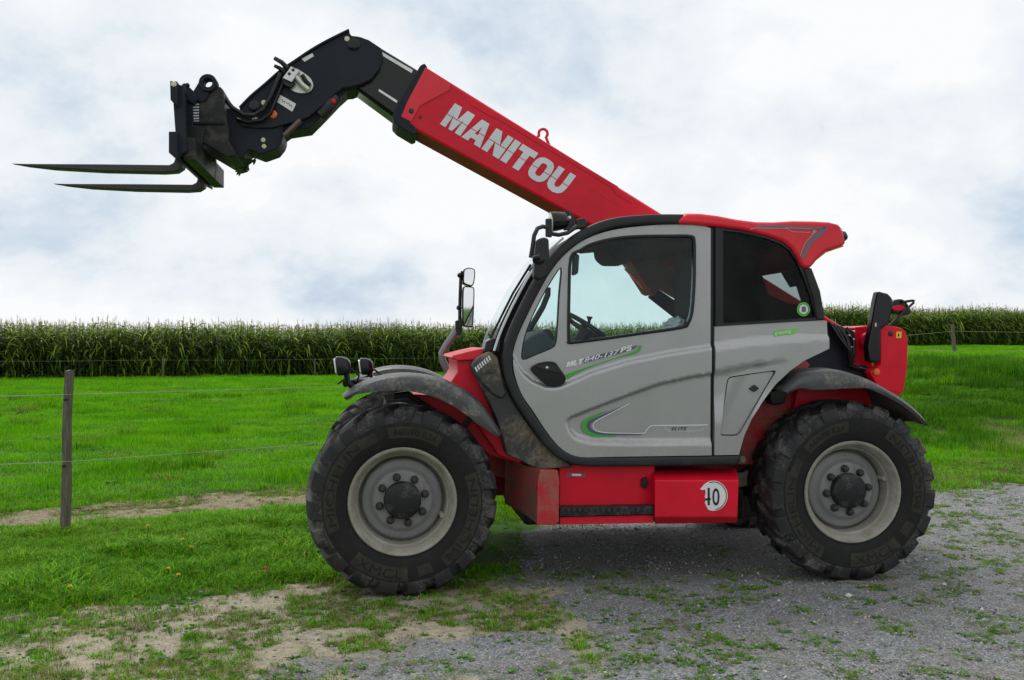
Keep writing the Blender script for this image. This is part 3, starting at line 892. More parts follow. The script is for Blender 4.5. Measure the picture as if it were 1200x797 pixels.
def post(x, y, h, wd, tilt, label, group=None, ins=()):
    z = float(height(x, y))
    root = empty('fence_post', None, (x, y, z - 0.03), random.uniform(-0.3, 0.3))
    bm = bmesh.new()
    ring = []
    nseg = 9
    for k in range(nseg):
        f = k / (nseg - 1)
        w_ = wd / 2 * (1.0 - 0.10 * f)
        ring.append([bm.verts.new((sx_ * w_ * random.uniform(.93, 1.05) + tilt * h * f + 0.006 * math.sin(f * 7), sy_ * w_ * random.uniform(.93, 1.05), h * f + (random.uniform(-.008, .008) if k == nseg - 1 else 0)))
                     for sx_, sy_ in ((-1, -.75), (-.75, -1), (.75, -1), (1, -.75), (1, .75), (.75, 1), (-.75, 1), (-1, .75))])
    for a, b2 in zip(ring, ring[1:]):
        for j in range(8):
            bm.faces.new((a[j], a[(j + 1) % 8], b2[(j + 1) % 8], b2[j]))
    bm.faces.new(ring[-1]); bm.faces.new(ring[0][::-1])
    link('timber', bm2(bm, 'timber'), 'wood', root, 30)
    for zi in ins:
        bm = bmesh.new()
        rg = lathe(bm, [(0.004, 0.02), (0.011, 0.012), (0.013, -0.004), (0.006, -0.02)], 10, (tilt * zi, -wd / 2 - 0.012, zi))
        bm.faces.new(rg[0]); bm.faces.new(rg[-1])
        link('insulator', bm2(bm, 'insulator'), 'ink', root)
    tag(root, label, 'fence post', group)
    return root
bx_, by_ = GP(76, 624)
post(bx_, by_, 1.40, 0.068, 0.028, 'weathered grey wooden fence post in the grass before the meadow', None, (0.60, 1.16))
def wire(pts, r, label, sag=0.05, group=None):
    P = []
    for a, b2 in zip(pts, pts[1:]):
        a, b2 = Vector(a), Vector(b2)
        for k in range(16):
            f = k / 16
            p = a.lerp(b2, f); p.z -= sag * 4 * f * (1 - f)
            P.append(tuple(p))
    P.append(tuple(pts[-1]))
    bm = bmesh.new(); add_tube(bm, P, r, 5)
    o = link('fence_wire', bm2(bm, 'fence_wire'), 'wire', None)
    tag(o, label, 'wire', group)
dx_, dy_ = 1.9, 1.62
yw = by_ - 0.06
wx = bx_ + 0.03
hb = (bx_ + dx_ * 3.6, by_ + dy_ * 3.6)
for zz, nm in ((1.17, 'thin pale upper fence wire strung from the near post'), (0.605, 'thin pale lower fence wire strung from the near post')):
    wire([(wx - dx_ * 2.2, yw - dy_ * 0.6, zz), (wx, yw, zz), (hb[0], hb[1] - 0.06, zz + 0.02)], 0.0028, nm, 0.02)
for px__, pyb, hh, wd, lab in ((191, 443, 1.0, 0.06, 'thin fence post before the corn nearest the wooden post'), (369, 437, 0.85, 0.06, 'thin fence post before the corn behind the headlamps')):
    t0 = 40.0
    for _ in range(12):
        xx = (px__ - 600) / FP * t0
        t0 = float(np.interp(xx, [-48, -22, -8, 24], [30, 40, 46, 60])) - 1.2
    post((px__ - 600) / FP * t0, t0, hh, wd, 0.0, lab, 'posts along the corn')
tt = 42.0
pr = post((1119 - 600) / FP * tt, tt, 1.28, 0.13, -0.10, 'leaning pale wooden fence post on the bank beside the corn', None, (1.0,))
xr_ = (1119 - 600) / FP * tt
zr_ = float(height(xr_, tt))
wire([(xr_ - 14, tt - 0.5, float(height(xr_ - 14, tt)) + 0.9), (xr_ - 0.1, tt - 0.1, zr_ + 0.95), (xr_ + 16, tt + 3, float(height(xr_ + 16, tt + 3)) + 0.95)], 0.006, 'thin wire running past the leaning post on the bank', 0.05)
wl = [(-34, 33.9), (-22, 38.6), (-15, 41.6), (-8, 44.6), (2, 49)]
wire([(a, b2, float(height(a, b2)) + 0.8) for a, b2 in wl], 0.0022, 'thin wire strung low in front of the corn', 0.03)
# ------------------------------------------------------------------ the machine
TH = empty('telehandler', None, (OX, OY, 0.0), YAW)
tag(TH, 'red and grey telescopic handler with raised boom and pallet forks', 'telehandler')

# ---- wheels
RT = 0.612
def make_tyre_mesh():
    bm = bmesh.new()
    prof = [(0.325, -0.165), (0.345, -0.192), (0.372, -0.205), (0.41, -0.218), (0.46, -0.226), (0.505, -0.226), (0.540, -0.217), (0.565, -0.195), (0.579, -0.155),
            (0.584, -0.08), (0.586, 0.0)]
    prof = prof + [(r, -y) for r, y in prof[-2::-1]]
    lathe(bm, prof, 80)
    side_n = len(bm.faces)
    NL = 19
    for s_ in (-1, 1):
        for i in range(NL):
            th0 = 2 * math.pi * (i + (0.5 if s_ > 0 else 0)) / NL
            # lug spine from the crown over the shoulder: (lateral, angle lead, radius of its top, half width)
            sp_ = [(-0.012, 0.000, RT, 0.028), (-0.075, 0.085, RT, 0.034), (-0.14, 0.165, RT - 0.002, 0.046), (-0.188, 0.215, RT - 0.012, 0.058), (-0.217, 0.236, 0.582, 0.066), (-0.230, 0.248, 0.520, 0.064)]
            base = [0.578, 0.578, 0.574, 0.562, 0.535, 0.496]
            rows = []
            for (lat, la, rt, hw), rb in zip(sp_, base):
                jt = random.uniform(-0.003, 0.002)
                row = []
                for da, rr in ((-hw - 0.009, rb), (-hw + 0.004, rt + jt), (hw - 0.004, rt + jt), (hw + 0.009, rb)):
                    an = th0 + la + da / 0.6
                    y = s_ * (-lat) if s_ > 0 else lat
                    if rr == rb and lat < -0.2: y *= 0.965
                    row.append(bm.verts.new((rr * math.cos(an), y, rr * math.sin(an))))
                rows.append(row)
            for a, b in zip(rows, rows[1:]):
                for k in range(3):
                    bm.faces.new((a[k], a[k + 1], b[k + 1], b[k]))
            bm.faces.new(rows[0]); bm.faces.new(rows[-1][::-1])
    bmesh.ops.recalc_face_normals(bm, faces=bm.faces)
    bm.faces.ensure_lookup_table()
    # lathe walls between radius .325 and .51 are the sidewalls
    for f in bm.faces:
        c = f.calc_center_median()
        rr = math.hypot(c.x, c.z)
        f.material_index = 1 if (rr < 0.512 and f.index < side_n) else 0
    me = bpy.data.meshes.new('tyre'); bm.to_mesh(me); bm.free()
    me.materials.append(M['rubber']); me.materials.append(M['side'])
    return me
def lathe_mesh(name, prof, n=64, cap0=False, cap1=False):
    bm = bmesh.new(); rg = lathe(bm, prof, n)
    if cap0: bm.faces.new(rg[0])
    if cap1: bm.faces.new(rg[-1])
    return bm2(bm, name)
def arc_plate(name, a0, a1, r0, r1, y):
    bm = bmesh.new(); n = 14
    fn = lambda r: y if not callable(y) else y(r)
    rows = []
    for i in range(n + 1):
        a = a0 + (a1 - a0) * i / n
        rows.append([bm.verts.new((r * math.cos(a), fn(r), r * math.sin(a))) for r in np.linspace(r0, r1, 4)])
    for p, q in zip(rows, rows[1:]):
        for k in range(3): bm.faces.new((p[k], p[k + 1], q[k + 1], q[k]))
    return bm2(bm, name)
def arc_text(s, a0, a1, r0, r1, y, flip=False, bold=0.0):
    """text from angle a0 to a1 (degrees, counter-clockwise seen from outside is towards smaller x)"""
    me, n_, asp = text_raw(s, bold)
    a = R(a0) + (R(a1) - R(a0)) * n_[:, 0]
    r = (r0 + (r1 - r0) * n_[:, 1])
    co = np.stack([r * np.cos(a), np.array([y(q) for q in r]), r * np.sin(a)], 1)
    me.vertices.foreach_set('co', co.ravel()); me.update()
    return me
swy = lambda r: -(float(np.interp(r, [0.345, 0.372, 0.41, 0.46, 0.505, 0.54], [0.192, 0.205, 0.218, 0.226, 0.224, 0.213])) + 0.003)
swy2 = lambda r: swy(r) - 0.002
# seen from outside (from -v, u to the right) angles run counter-clockwise from the rear
RIM_PROF = [(0.338, -0.178), (0.346, -0.196), (0.340, -0.204), (0.330, -0.203), (0.322, -0.196), (0.316, -0.175), (0.305, -0.165), (0.300, -0.14), (0.296, -0.125), (0.286, -0.118), (0.284, -0.09), (0.278, -0.06), (0.276, -0.012), (0.15, -0.008)]
DISC_PROF = [(0.266, -0.022), (0.262, -0.052), (0.256, -0.064), (0.246, -0.069), (0.222, -0.071), (0.205, -0.078), (0.194, -0.092), (0.184, -0.101), (0.170, -0.104), (0.02, -0.104)]
HUB_PROF = [(0.120, -0.10), (0.119, -0.150), (0.113, -0.160), (0.10, -0.164), (0.085, -0.170), (0.06, -0.176), (0.02, -0.178)]
BOLT_PROF = [(0.026, 0.0), (0.026, -0.018), (0.021, -0.020), (0.021, -0.036), (0.015, -0.041), (0.004, -0.042)]
MT = make_tyre_mesh()
MESH = dict(tyre=MT, rim=lathe_mesh('rim', RIM_PROF), wheel_disc=lathe_mesh('wheel_disc', DISC_PROF, cap1=True), hub=lathe_mesh('hub', HUB_PROF, 40, cap1=True),
            wheel_bolt=lathe_mesh('wheel_bolt', BOLT_PROF, 12, cap1=True))
LBL = [('MICHELIN', -52, 18, 0), ('MICHELIN', 128, 198, 0), ('XMCL', -128, -90, 1), ('460/70 R24', 98, 62, 2)]
def make_wheel(first, at, spin, far, nametag):
    wq = empty('wheel', TH, at)
    wq.rotation_euler = (0, spin, math.pi if far else 0)
    o = {}
    for nm in ('tyre', 'rim', 'wheel_disc', 'hub'):
        me = MESH[nm]
        ob = bpy.data.objects.new(nm, me); COL.objects.link(ob); ob.parent = wq
        if first:
            if nm != 'tyre': me.materials.append(M[{'rim': 'rim', 'wheel_disc': 'disc', 'hub': 'steel_worn'}[nm]])
            me.polygons.foreach_set('use_smooth', np.ones(len(me.polygons), bool)); me.set_sharp_from_angle(angle=R(42))
    if first: MESH['wheel_bolt'].materials.append(M['bolt'])
    for k in range(8):
        ob = bpy.data.objects.new('wheel_bolt', MESH['wheel_bolt']); COL.objects.link(ob); ob.parent = wq
        a = R(14 + 45 * k)
        ob.location = (0.150 * math.cos(a), -0.102, 0.150 * math.sin(a))
    vb = bmesh.new(); a = R(-22)
    add_tube(vb, [(0.272 * math.cos(a), -0.05, 0.272 * math.sin(a)), (0.276 * math.cos(a), -0.125, 0.276 * math.sin(a))], [0.018, 0.016], 10)
    link('valve_guard', bm2(vb, 'valve_guard'), 'rim', wq)
    if far: return wq
    for (s, a0, a1, kind) in LBL:
        lo, hi = min(a0, a1), max(a0, a1)
        pl = link('sidewall_plaque', arc_plate('sidewall_plaque', R(lo - 4), R(hi + 4), 0.408 if kind else 0.420, 0.496 if kind != 2 else 0.482, swy), 'label_rubber', wq)
        # letters stand with their feet to the rim on top, to the tread at the bottom
        if kind == 0:
            me = arc_text(s, hi, lo, 0.428, 0.476, swy2) if a0 > 90 else arc_text(s, lo, hi, 0.476, 0.428, swy2)
        elif kind == 1:
            me = arc_text(s, lo, hi, 0.482, 0.424, swy2)
        else:
            me = arc_text(s, hi, lo, 0.426, 0.466, swy2)
        link('sidewall_lettering', me, 'side', wq)
    for a in (-72, 118):
        bm = bmesh.new()
        link('sidewall_plaque', arc_plate('sidewall_plaque', R(a - 6), R(a + 6), 0.415, 0.48, swy), 'label_rubber', wq)
        bm.free()
    return wq
ZW = RT - 0.008
make_wheel(True, (0, -0.96, ZW), 0.0, False, 'front')
make_wheel(False, (WB - 0.05, -0.96, ZW), R(-38), False, 'rear')
make_wheel(False, (0, 0.96, ZW), 0.3, True, '')
make_wheel(False, (WB - 0.05, 0.96, ZW), 0.1, True, '')

# ---- chassis
def box_part(*a, **k): return box(*a, **k)
box('axle', -0.09, 0.09, -0.80, 0.80, 0.50, 0.70, 'steel_worn', TH, 0.03)
box('axle', WB - 0.09, WB + 0.09, -0.80, 0.80, 0.50, 0.70, 'steel_worn', TH, 0.03)
prism_uz('chassis', [(-0.30, 0.78), (0.3, 0.70), (0.75, 0.64), (1.0, 0.56), (2.2, 0.56), (2.6, 0.72), (3.55, 0.74), (3.75, 0.95), (3.7, 1.12), (2.3, 1.05), (0.6, 1.02), (-0.2, 0.98)], -0.46, 0.46, 'red_dirty', TH, 0.02)
box('transmission_guard', 0.85, 2.45, -0.66, 0.50, 0.34, 0.57, 'steel_worn', TH, 0.03)
# far side: engine hood and tank
prism_uz('engine_hood', [(0.75, 0.36), (2.35, 0.36), (2.45, 0.95), (3.0, 1.25), (3.3, 1.30), (3.3, 1.42), (2.2, 1.40), (1.0, 1.36), (0.62, 1.16)], 0.52, 1.14, 'red', TH, 0.05, 3)
# red brackets behind the front tyre
prism('chassis_bracket', [(484, 462), (506, 463), (540, 476), (572, 500), (596, 516), (600, 541), (575, 534), (549, 513), (524, 491), (502, 474)], -0.80, -0.46, 'red', TH, 0.006)
prism('bracket_clamp', [(549, 487), (555, 489), (548, 502), (541, 497)], -0.815, -0.79, 'bolt', TH, 0.003)
fc = prism('cowl', [(535.5, 422), (566, 417), (582, 430), (612, 505), (612, 545), (584, 533), (556, 494), (519, 459), (528, 448), (536, 436)], -0.92, -0.14, 'red', TH, 0.010)
prism('cowl_lid', [(528.5, 419.5), (531, 416.5), (550, 411.5), (569, 407.5), (572, 414), (569, 421), (536, 423)], -0.95, -0.12, 'red_roof', fc, 0.008)
flat('cowl_label', [(553, 421), (561, 419.5), (562, 422.5), (554, 424)], -0.92, 'white', fc)
# rear red body under the cab, inner arch of the rear wheel
prism('wheel_arch', [(868, 500), (886, 470), (906, 446), (926, 431), (944, 422), (950, 428), (936, 444), (1000, 450), (1045, 462), (1058, 480), (1020, 480), (975, 480), (930, 480), (905, 505), (890, 545), (862, 545)], -0.70, -0.46, 'red_dirty', TH, 0.01)
prism('arch_plate', [(936, 450), (1012, 448), (1021, 470), (1016, 482), (930, 482)], -0.76, -0.5, 'red', TH, 0.006)
prism('filler_neck', [(903, 458), (916, 455), (922, 462), (920, 473), (906, 475), (902, 468)], -0.80, -0.60, 'gloss_black', TH, 0.01)

# ---- fenders
def fender(pxs, lips, v, far=False, mat='fender', vin=0.42, name='fender'):
    path = SS(cr(pxs, False, 5), v)
    n = len(path)
    lp = np.interp(np.linspace(0, 1, n), np.linspace(0, 1, len(lips)), lips)
    bm = bmesh.new(); rows = []
    for i in range(n):
        a, b = path[max(i - 1, 0)], path[min(i + 1, n - 1)]
        d = Vector((b[0] - a[0], b[1] - a[1])).normalized(); nx, nz = -d.y, d.x
        if nz < 0: nx, nz = -nx, -nz
        row = []
        lip = lp[i]
        end = min(i, n - 1 - i) / 4.0
        vi = vin * min(1, 0.72 + 0.28 * end)
        prof = [(-lip, 0.004), (-lip * 0.55, -0.004), (-0.016, 0.004), (-0.004, 0.022), (0.006, 0.07), (0.012, 0.2), (0.006, vi - 0.05), (-0.012, vi - 0.01), (-0.05, vi),
                (-0.05, vi - 0.008), (-0.02, vi - 0.02), (-0.006, vi - 0.06), (0.0, 0.2), (-0.008, 0.075), (-0.02, 0.03), (-0.034, 0.014), (-lip * 0.55, 0.008), (-lip, 0.012)]
        for q, y in prof:
            yy = v + y
            row.append(bm.verts.new((path[i][0] + nx * q, -yy if far else yy, path[i][1] + nz * q)))
        rows.append(row)
    k = len(rows[0])
    for a, b in zip(rows, rows[1:]):
        for j in range(k): bm.faces.new((a[j], a[(j + 1) % k], b[(j + 1) % k], b[j]))
    bm.faces.new(rows[0]); bm.faces.new(rows[-1][::-1])
    return link(name, bm2(bm, name), mat, TH, 50)
FF = [(402, 465), (414, 456), (432, 447.5), (455, 441.5), (480, 440), (508, 443.5), (533, 452), (555, 465.5), (573, 485), (588, 509)]
RFp = [(920, 458), (933, 445), (947, 438.5), (963, 435), (981, 434), (1001, 438.5), (1021, 445.5), (1041, 456), (1059, 467), (1073, 478), (1083, 488), (1089, 497)]
FL = [0.018, 0.04, 0.07, 0.09, 0.10, 0.112, 0.12, 0.12, 0.10, 0.03]
RL = [0.02, 0.07, 0.11, 0.125, 0.13, 0.10, 0.06, 0.05, 0.045, 0.04, 0.035, 0.02]
for fa in (False, True):
    fender(FF, FL, -1.17, fa, vin=0.44)
    fender(RFp, RL, -1.17, fa, vin=0.46, name='fender')
# fender brackets over the front tyre
tube('fender_strut', [T3(452, 466, -0.95), T3(478, 462, -0.92), T3(496, 474, -0.85)], 0.022, 'bolt', TH)
prism('fender_bracket', [(450, 463), (462, 462), (463, 470), (452, 471)], -1.0, -0.92, 'bolt', TH, 0.004)

# ---- skirt boxes under the cab
tb = prism('tool_box', [(633, 551), (654, 551.5), (655.5, 563), (655, 612), (651, 615.5), (629, 615), (630, 565)], -1.14, -0.70, 'red_dirty', TH, 0.006)
# front face of the tool box slants back to the frame
bm = bmesh.new()
def q4(pts3): bm.faces.new([bm.verts.new(p) for p in pts3])
A = [T3(633, 551, -1.14), T3(630, 614, -1.14)]
Bq = [T3(613, 544, -0.98), T3(612, 601, -0.98)]
Cq = [T3(592, 537, -0.72), T3(591, 590, -0.72)]
Dq = [(A[0][0] + 0.05, -0.60, A[0][2]), (A[1][0] + 0.05, -0.60, A[1][2])]
top = [A[0], Bq[0], Cq[0], Dq[0]]; bot = [A[1], Bq[1], Cq[1], Dq[1]]
tv = [bm.verts.new(p) for p in top]; bv = [bm.verts.new(p) for p in bot]
for i in range(4):
    bm.faces.new((tv[i], tv[(i + 1) % 4], bv[(i + 1) % 4], bv[i]))
bm.faces.new(tv); bm.faces.new(bv[::-1])
link('tool_box_face', bm2(bm, 'tool_box_face'), 'mud_red', TH, 30, 0.005)
stp = prism('step_panel', [(655.5, 545), (767, 545), (767, 592), (655.5, 594)], -1.02, -0.66, 'red', TH, 0.004)
st2 = prism('step_tread', [(655.8, 595), (766.5, 593.5), (766.5, 603), (655.8, 605.5)], -1.12, -0.70, 'steel_worn', TH, 0.004)
for k in range(16):
    x0 = 657.5 + k * 6.8
    prism('grip_tooth', [(x0, 596), (x0 + 3.6, 595.9), (x0 + 3.6, 600), (x0, 600.2)], -1.128, -1.118, 'bolt', st2, 0.002)
prism('step_riser', [(655.8, 606), (766.5, 603.6), (766, 613), (655.8, 615)], -1.10, -0.70, 'red', TH, 0.004)
prism('door_latch', [(752, 562), (758, 559), (760, 567), (757, 573), (752, 571)], -1.045, -1.02, 'steel_worn', stp, 0.004)
flat('warning_label', [(664, 554.5), (686, 554.5), (686, 558.5), (664, 558.5)], -1.02, 'slate', stp)
flat('warning_label', [(670, 555.3), (681, 555.3), (681, 557.6), (670, 557.6)], -1.02, 'white', stp, lift=0.005)
# chamfered battery box with the 40 sign
bm = bmesh.new()
sec = [(-1.00, 549.5), (-1.15, 563), (-1.15, 606), (-1.09, 614)]
L_, R_ = [], []
for v_, y_ in sec:
    L_.append(bm.verts.new(T3(767 if y_ != 549.5 else 765, y_ + (2 if y_ < 560 else 0), v_)))
    R_.append(bm.verts.new(T3(863 if y_ < 560 else (866 if y_ < 600 else 864), y_ if y_ < 610 else y_ - 1.5, v_)))
bk = [T3(768, 614, -0.70), T3(768, 549.5, -0.70)]; bk2 = [T3(858, 612, -0.70), T3(858, 549.5, -0.70)]
for p in bk: L_.append(bm.verts.new(p))
for p in bk2: R_.append(bm.verts.new(p))
k = len(L_)
for i in range(k): bm.faces.new((L_[i], L_[(i + 1) % k], R_[(i + 1) % k], R_[i]))
bm.faces.new(L_); bm.faces.new(R_[::-1])
bb = link('battery_box', bm2(bm, 'battery_box'), 'red', TH, 30, 0.008)
cpx, cpy = 836, 581
ring = [(cpx + 16.5 * math.cos(R(a)), cpy - 17.6 * math.sin(R(a))) for a in range(-112, 149, 6)]
ring += [(820.2, 573.6), (823.5, 574.2), (826.3, 573.6), (826.8, 577.5), (825.9, 581.5), (826.6, 586), (826, 589.5), (828, 594)]
flat('speed_sign', ring, -1.15, 'white', bb)
rim_ = [(cpx + 15.0 * math.cos(R(a)), cpy - 16.3 * math.sin(R(a))) for a in range(-82, 118, 8)]
stripe('speed_sign_border', rim_, [0.9, 0.9], -1.15, 'ink', bb, 0.0045, 1)
text_quad('speed_sign_digit', '1', [(829.0, 571.5), (831.6, 571.5), (831.6, 592), (829.0, 592)], -1.15, 'ink', bb, 0.0, lift=0.0055)
flat('speed_sign_digit', [(826.5, 584), (832.5, 583.5), (832.5, 586), (826.5, 586.5)], -1.15, 'ink', bb, lift=0.0055)
text_quad('speed_sign_digit', '0', [(834.5, 572), (843, 572), (843, 592.5), (834.5, 592.5)], -1.15, 'ink', bb, 0.01, lift=0.0055)

# ---- cab shell
VD = -1.12
DOOR = [(834.5, 267), (826, 264), (813, 262.8), (770.6, 263.2), (728, 267.5), (702, 274), (681, 283.5), (664, 295), (645, 314), (632, 335), (619, 362), (609.6, 388),
        (603.5, 404), (601.3, 423), (604, 442), (612, 463), (625, 482), (638, 502), (651, 519), (664, 530), (682, 535.7), (720, 535.3), (834, 533.7)]
WIN = [(668.3, 301), (680, 291.5), (694, 284), (719.5, 277.5), (749, 274.8), (790, 274.3), (811, 274.8), (816.5, 280.5), (817, 305), (816.5, 335), (814, 366), (809, 380), (800.5, 385.6), (749, 393), (706.7, 399), (674, 403.2), (667.5, 403), (665.6, 398), (666, 345)]
QWIN = [(658.8, 312.5), (657, 345), (654.5, 388), (652.5, 403), (647, 409), (630, 416), (613, 422), (612.3, 408), (617, 388), (628, 362), (643, 334)]
DOORp = DOOR[:1] + cr(DOOR[1:], False, 3)
doorU = SS(DOORp, VD)
winU, qwU = SS(cr(WIN, True, 3), VD), SS(cr(QWIN, True, 3), VD)
def curve(pts, v): 
    q = SS(pts, v); q.sort(); return np.array([p[0] for p in q]), np.array([p[1] for p in q])
cA = curve([(599, 414), (606, 428), (614, 440), (625, 449), (640, 455.5), (655, 455), (672, 448), (693, 438.5), (735, 425.5), (785, 415.5), (835, 408), (876, 402), (933, 397), (975, 395)], VD)
cB = curve([(663, 494), (668, 489), (693, 479), (735, 463), (773, 449.5), (811, 441), (835, 437.5), (876, 429), (899, 425), (930, 421)], VD)
cC = curve([(663, 494.5), (668, 507), (676, 514.5), (693, 519), (735, 520.5), (835, 520)], VD)
hu, hz = S(636, 437, VD)
def relief_door(u, z):
    zA = np.interp(u, *cA); zB = np.interp(u, *cB); zC = np.interp(u, *cC)
    d = 0.028 * ss(-0.004, 0.022, z - zA)
    # pocket below the swoosh line
    pk = ss(-0.002, 0.013, zB - z) * ss(-0.016, 0.036, z - zC) * ss(cB[0][0] - 0.01, cB[0][0] + 0.06, u)
    fade = 1.0 - 0.25 * ss(cB[0][0] + 0.4, cB[0][0] + 1.0, u)
    d += 0.034 * pk * fade
    return float(d)
door = panel('door', doorU, [winU, qwU], VD, 0.06, 'grey', TH, relief_door, 0.011, 60)
REAR = [(839, 382.8), (880, 379.8), (930, 377.3), (967, 375.6), (971, 376.2), (971.7, 392), (972, 408.5), (955.5, 416.5), (942, 423), (926, 434.5), (910, 450), (894.5, 470.7), (881, 491), (872, 511), (866, 533), (837.3, 533.5)]
FUEL = rnd([(854, 442), (911.5, 433.5), (866, 511), (843.5, 511)], 5, 3)
def relief_rear(u, z):
    zA = np.interp(u, *cA); zB = np.interp(u, *cB)
    d = 0.026 * ss(-0.008, 0.02, z - zA)
    d += 0.022 * ss(-0.004, 0.016, zB - z) * (1 - ss(cB[0][-1] - 0.28, cB[0][-1] - 0.02, u)) * ss(0.0, 0.22, z - zB + 0.36)
    return float(d)
rp = panel('side_panel', SS(REAR, VD), [SS(FUEL, VD)], VD, 0.06, 'grey', TH, relief_rear, 0.02, 60)
fz = Vector((sum(p[0] for p in FUEL) / len(FUEL), sum(p[1] for p in FUEL) / len(FUEL)))
FUEL2 = [((p[0] - fz.x) * 0.955 + fz.x, (p[1] - fz.y) * 0.965 + fz.y) for p in FUEL]
def relief_fuel(u, z):
    a = SS([(880, 440), (905, 436)], VD)
    d0 = SS([(893, 441), (862, 500)], VD)
    s_ = (u - d0[1][0]) * (d0[0][1] - d0[1][1]) - (z - d0[1][1]) * (d0[0][0] - d0[1][0])
    return float(0.016 + 0.010 * ss(-0.06, -0.03, s_))
fd = panel('fuel_door', SS(FUEL2, VD), [], VD, 0.05, 'grey', TH, relief_fuel, 0.02, 60)
prism('lock', [(878.5, 455.5), (884.5, 451), (890, 455), (884.5, 459.5)], VD + 0.008, VD + 0.05, 'ink', fd, 0.002)
prism_uz('panel_gap_backing', SS([(833, 266), (842, 266), (842, 533), (833, 533)], VD), VD + 0.045, VD + 0.075, 'gloss_black', TH, 0)
prism_uz('fuel_door_recess', SS([(851, 439), (914, 431), (868, 514), (840, 514)], VD), VD + 0.055, VD + 0.08, 'gloss_black', TH, 0)
# window seals and panes
seal = rprof(0.020, 0.006, 0.05, 0.005)
def inset(uz, d):
    c = Vector((sum(p[0] for p in uz) / len(uz), sum(p[1] for p in uz) / len(uz)))
    o = []
    n = len(uz)
    area = sum(uz[i][0] * uz[(i + 1) % n][1] - uz[(i + 1) % n][0] * uz[i][1] for i in range(n))
    sg = 1 if area > 0 else -1
    for i in range(n):
        a, b = uz[i - 1], uz[(i + 1) % n]
        t_ = Vector((b[0] - a[0], b[1] - a[1])); t_.normalize()
        o.append((uz[i][0] - sg * t_.y * d, uz[i][1] + sg * t_.x * d))
    return o
sweep_uz('window_seal', inset(winU, 0.010), [(q[0], q[1]) for q in seal], 'gloss_black', door, True, v=VD + 0.012)
prism_uz('window_pane', inset(winU, 0.006), VD + 0.036, VD + 0.040, 'glass', door, 0)
sweep_uz('window_seal', inset(qwU, 0.003), rprof(0.010, 0.0, 0.03, 0.003), 'gloss_black', door, True, v=VD + 0.03)
prism_uz('quarter_pane', inset(qwU, 0.003), VD + 0.040, VD + 0.044, 'glass', door, 0)
# handle
HND = cr([(622, 432), (630, 426), (642, 423.5), (651, 425), (657, 433), (663, 442), (661, 449), (652, 452.5), (641, 451.5), (629, 441)], True, 3)
hp = prism_uz('door_handle', SS(HND, VD), VD - 0.002, VD + 0.05, 'gloss_black', door, 0.006)
prism('handle_lever', cr([(628, 430), (640, 427), (652, 429), (657, 437), (650, 436), (640, 434)], True, 2), VD - 0.012, VD + 0.0, 'black', door, 0.004)
disc_part('handle_lock', 641, 431, VD - 0.012, 0.011, 0.01, 'chrome', door, 14)
# prints on the door
def fl2(name, px, mat, l=0.004, sm=0): return flat(name, px, VD + 0.026, mat, door, l, sm)
vA = VD + 0.0265
block_text('model_lettering', 'MLT', [(665, 424.2), (684.5, 419.7), (682, 426.3), (663, 430.7)], vA, 'white', door, 0.004)
fl2('model_stripe', [(684, 420), (727, 409.5), (748, 404.5), (743, 409), (728, 414), (684, 425.5)], 'slate', 0.0035)
text_quad('model_lettering', '840-137', [(686, 419), (726, 409.3), (723.5, 415.3), (684, 424.8)], vA, 'lightgrey', door, 0.012, 0.0, 0.006)
block_text('model_lettering', 'PS', [(728, 407), (741, 404), (739.5, 410.5), (726.5, 413.5)], vA, 'white', door, 0.0065)
stripe('green_swoosh', [(664, 442), (676, 436), (700, 427), (724, 419), (743, 413.5), (749, 409.5), (750.5, 404.5)], [6, 3.2, 1.0, 1.0, 3.2, 3.0, 1.2], vA, 'green', door, 0.004)
vP = VD + 0.030
stripe('green_swoosh', [(712, 481.5), (696, 488), (686, 494), (684, 500.5), (689, 507), (700, 510.3), (722, 511)], [0.6, 2.2, 4.5, 5.5, 4.8, 3.4, 0.8], vP, 'green', door, 0.006)
stripe('blue_swoosh', [(736, 474), (706, 487), (692, 494.5), (690, 500), (694, 505), (706, 508.5), (752, 509)], [0.6, 1.5, 3.0, 3.6, 2.8, 2.0, 1.0], vP, 'blue', door, 0.0075)
stripe('white_swoosh', [(737, 473), (712, 486), (698, 493.5), (694.5, 499), (698, 504), (708, 506.8), (730, 507.6), (753, 507.6), (757, 504), (762, 499.3), (772, 498.5), (800, 498.4), (829, 497.8)], [0.9, 1.1], vP, 'white', door, 0.009)
text_quad('trim_lettering', 'ELITE', [(787, 500.8), (804.5, 500.5), (804, 504.2), (786.5, 504.4)], vP, 'ink', door, 0.01, 0.15, 0.009, 1.15)
stripe('trim_outline', [(779, 500.3), (779, 502.5), (781, 504.9), (800, 505), (820, 504.8), (823, 503), (824.5, 500.5)], [0.35, 0.35], vP, 'lightgrey', door, 0.009, 1)
text_quad('panel_lettering', 'greening', [(907.5, 389.2), (926.5, 386.2), (926.5, 391.2), (907.5, 393.8)], VD + 0.026, 'white', rp, 0.01, 0.0, 0.005)
flat('panel_print', [(907, 388), (926, 385.5), (929, 391.5), (907, 394.3)], VD + 0.026, 'lime', rp, 0.003)
flat('leaf_print', [(926.5, 388), (930, 385.2), (936, 384.8), (934, 388.2), (930, 390.8), (926.5, 391)], VD + 0.026, 'lime', rp, 0.0045, 2)

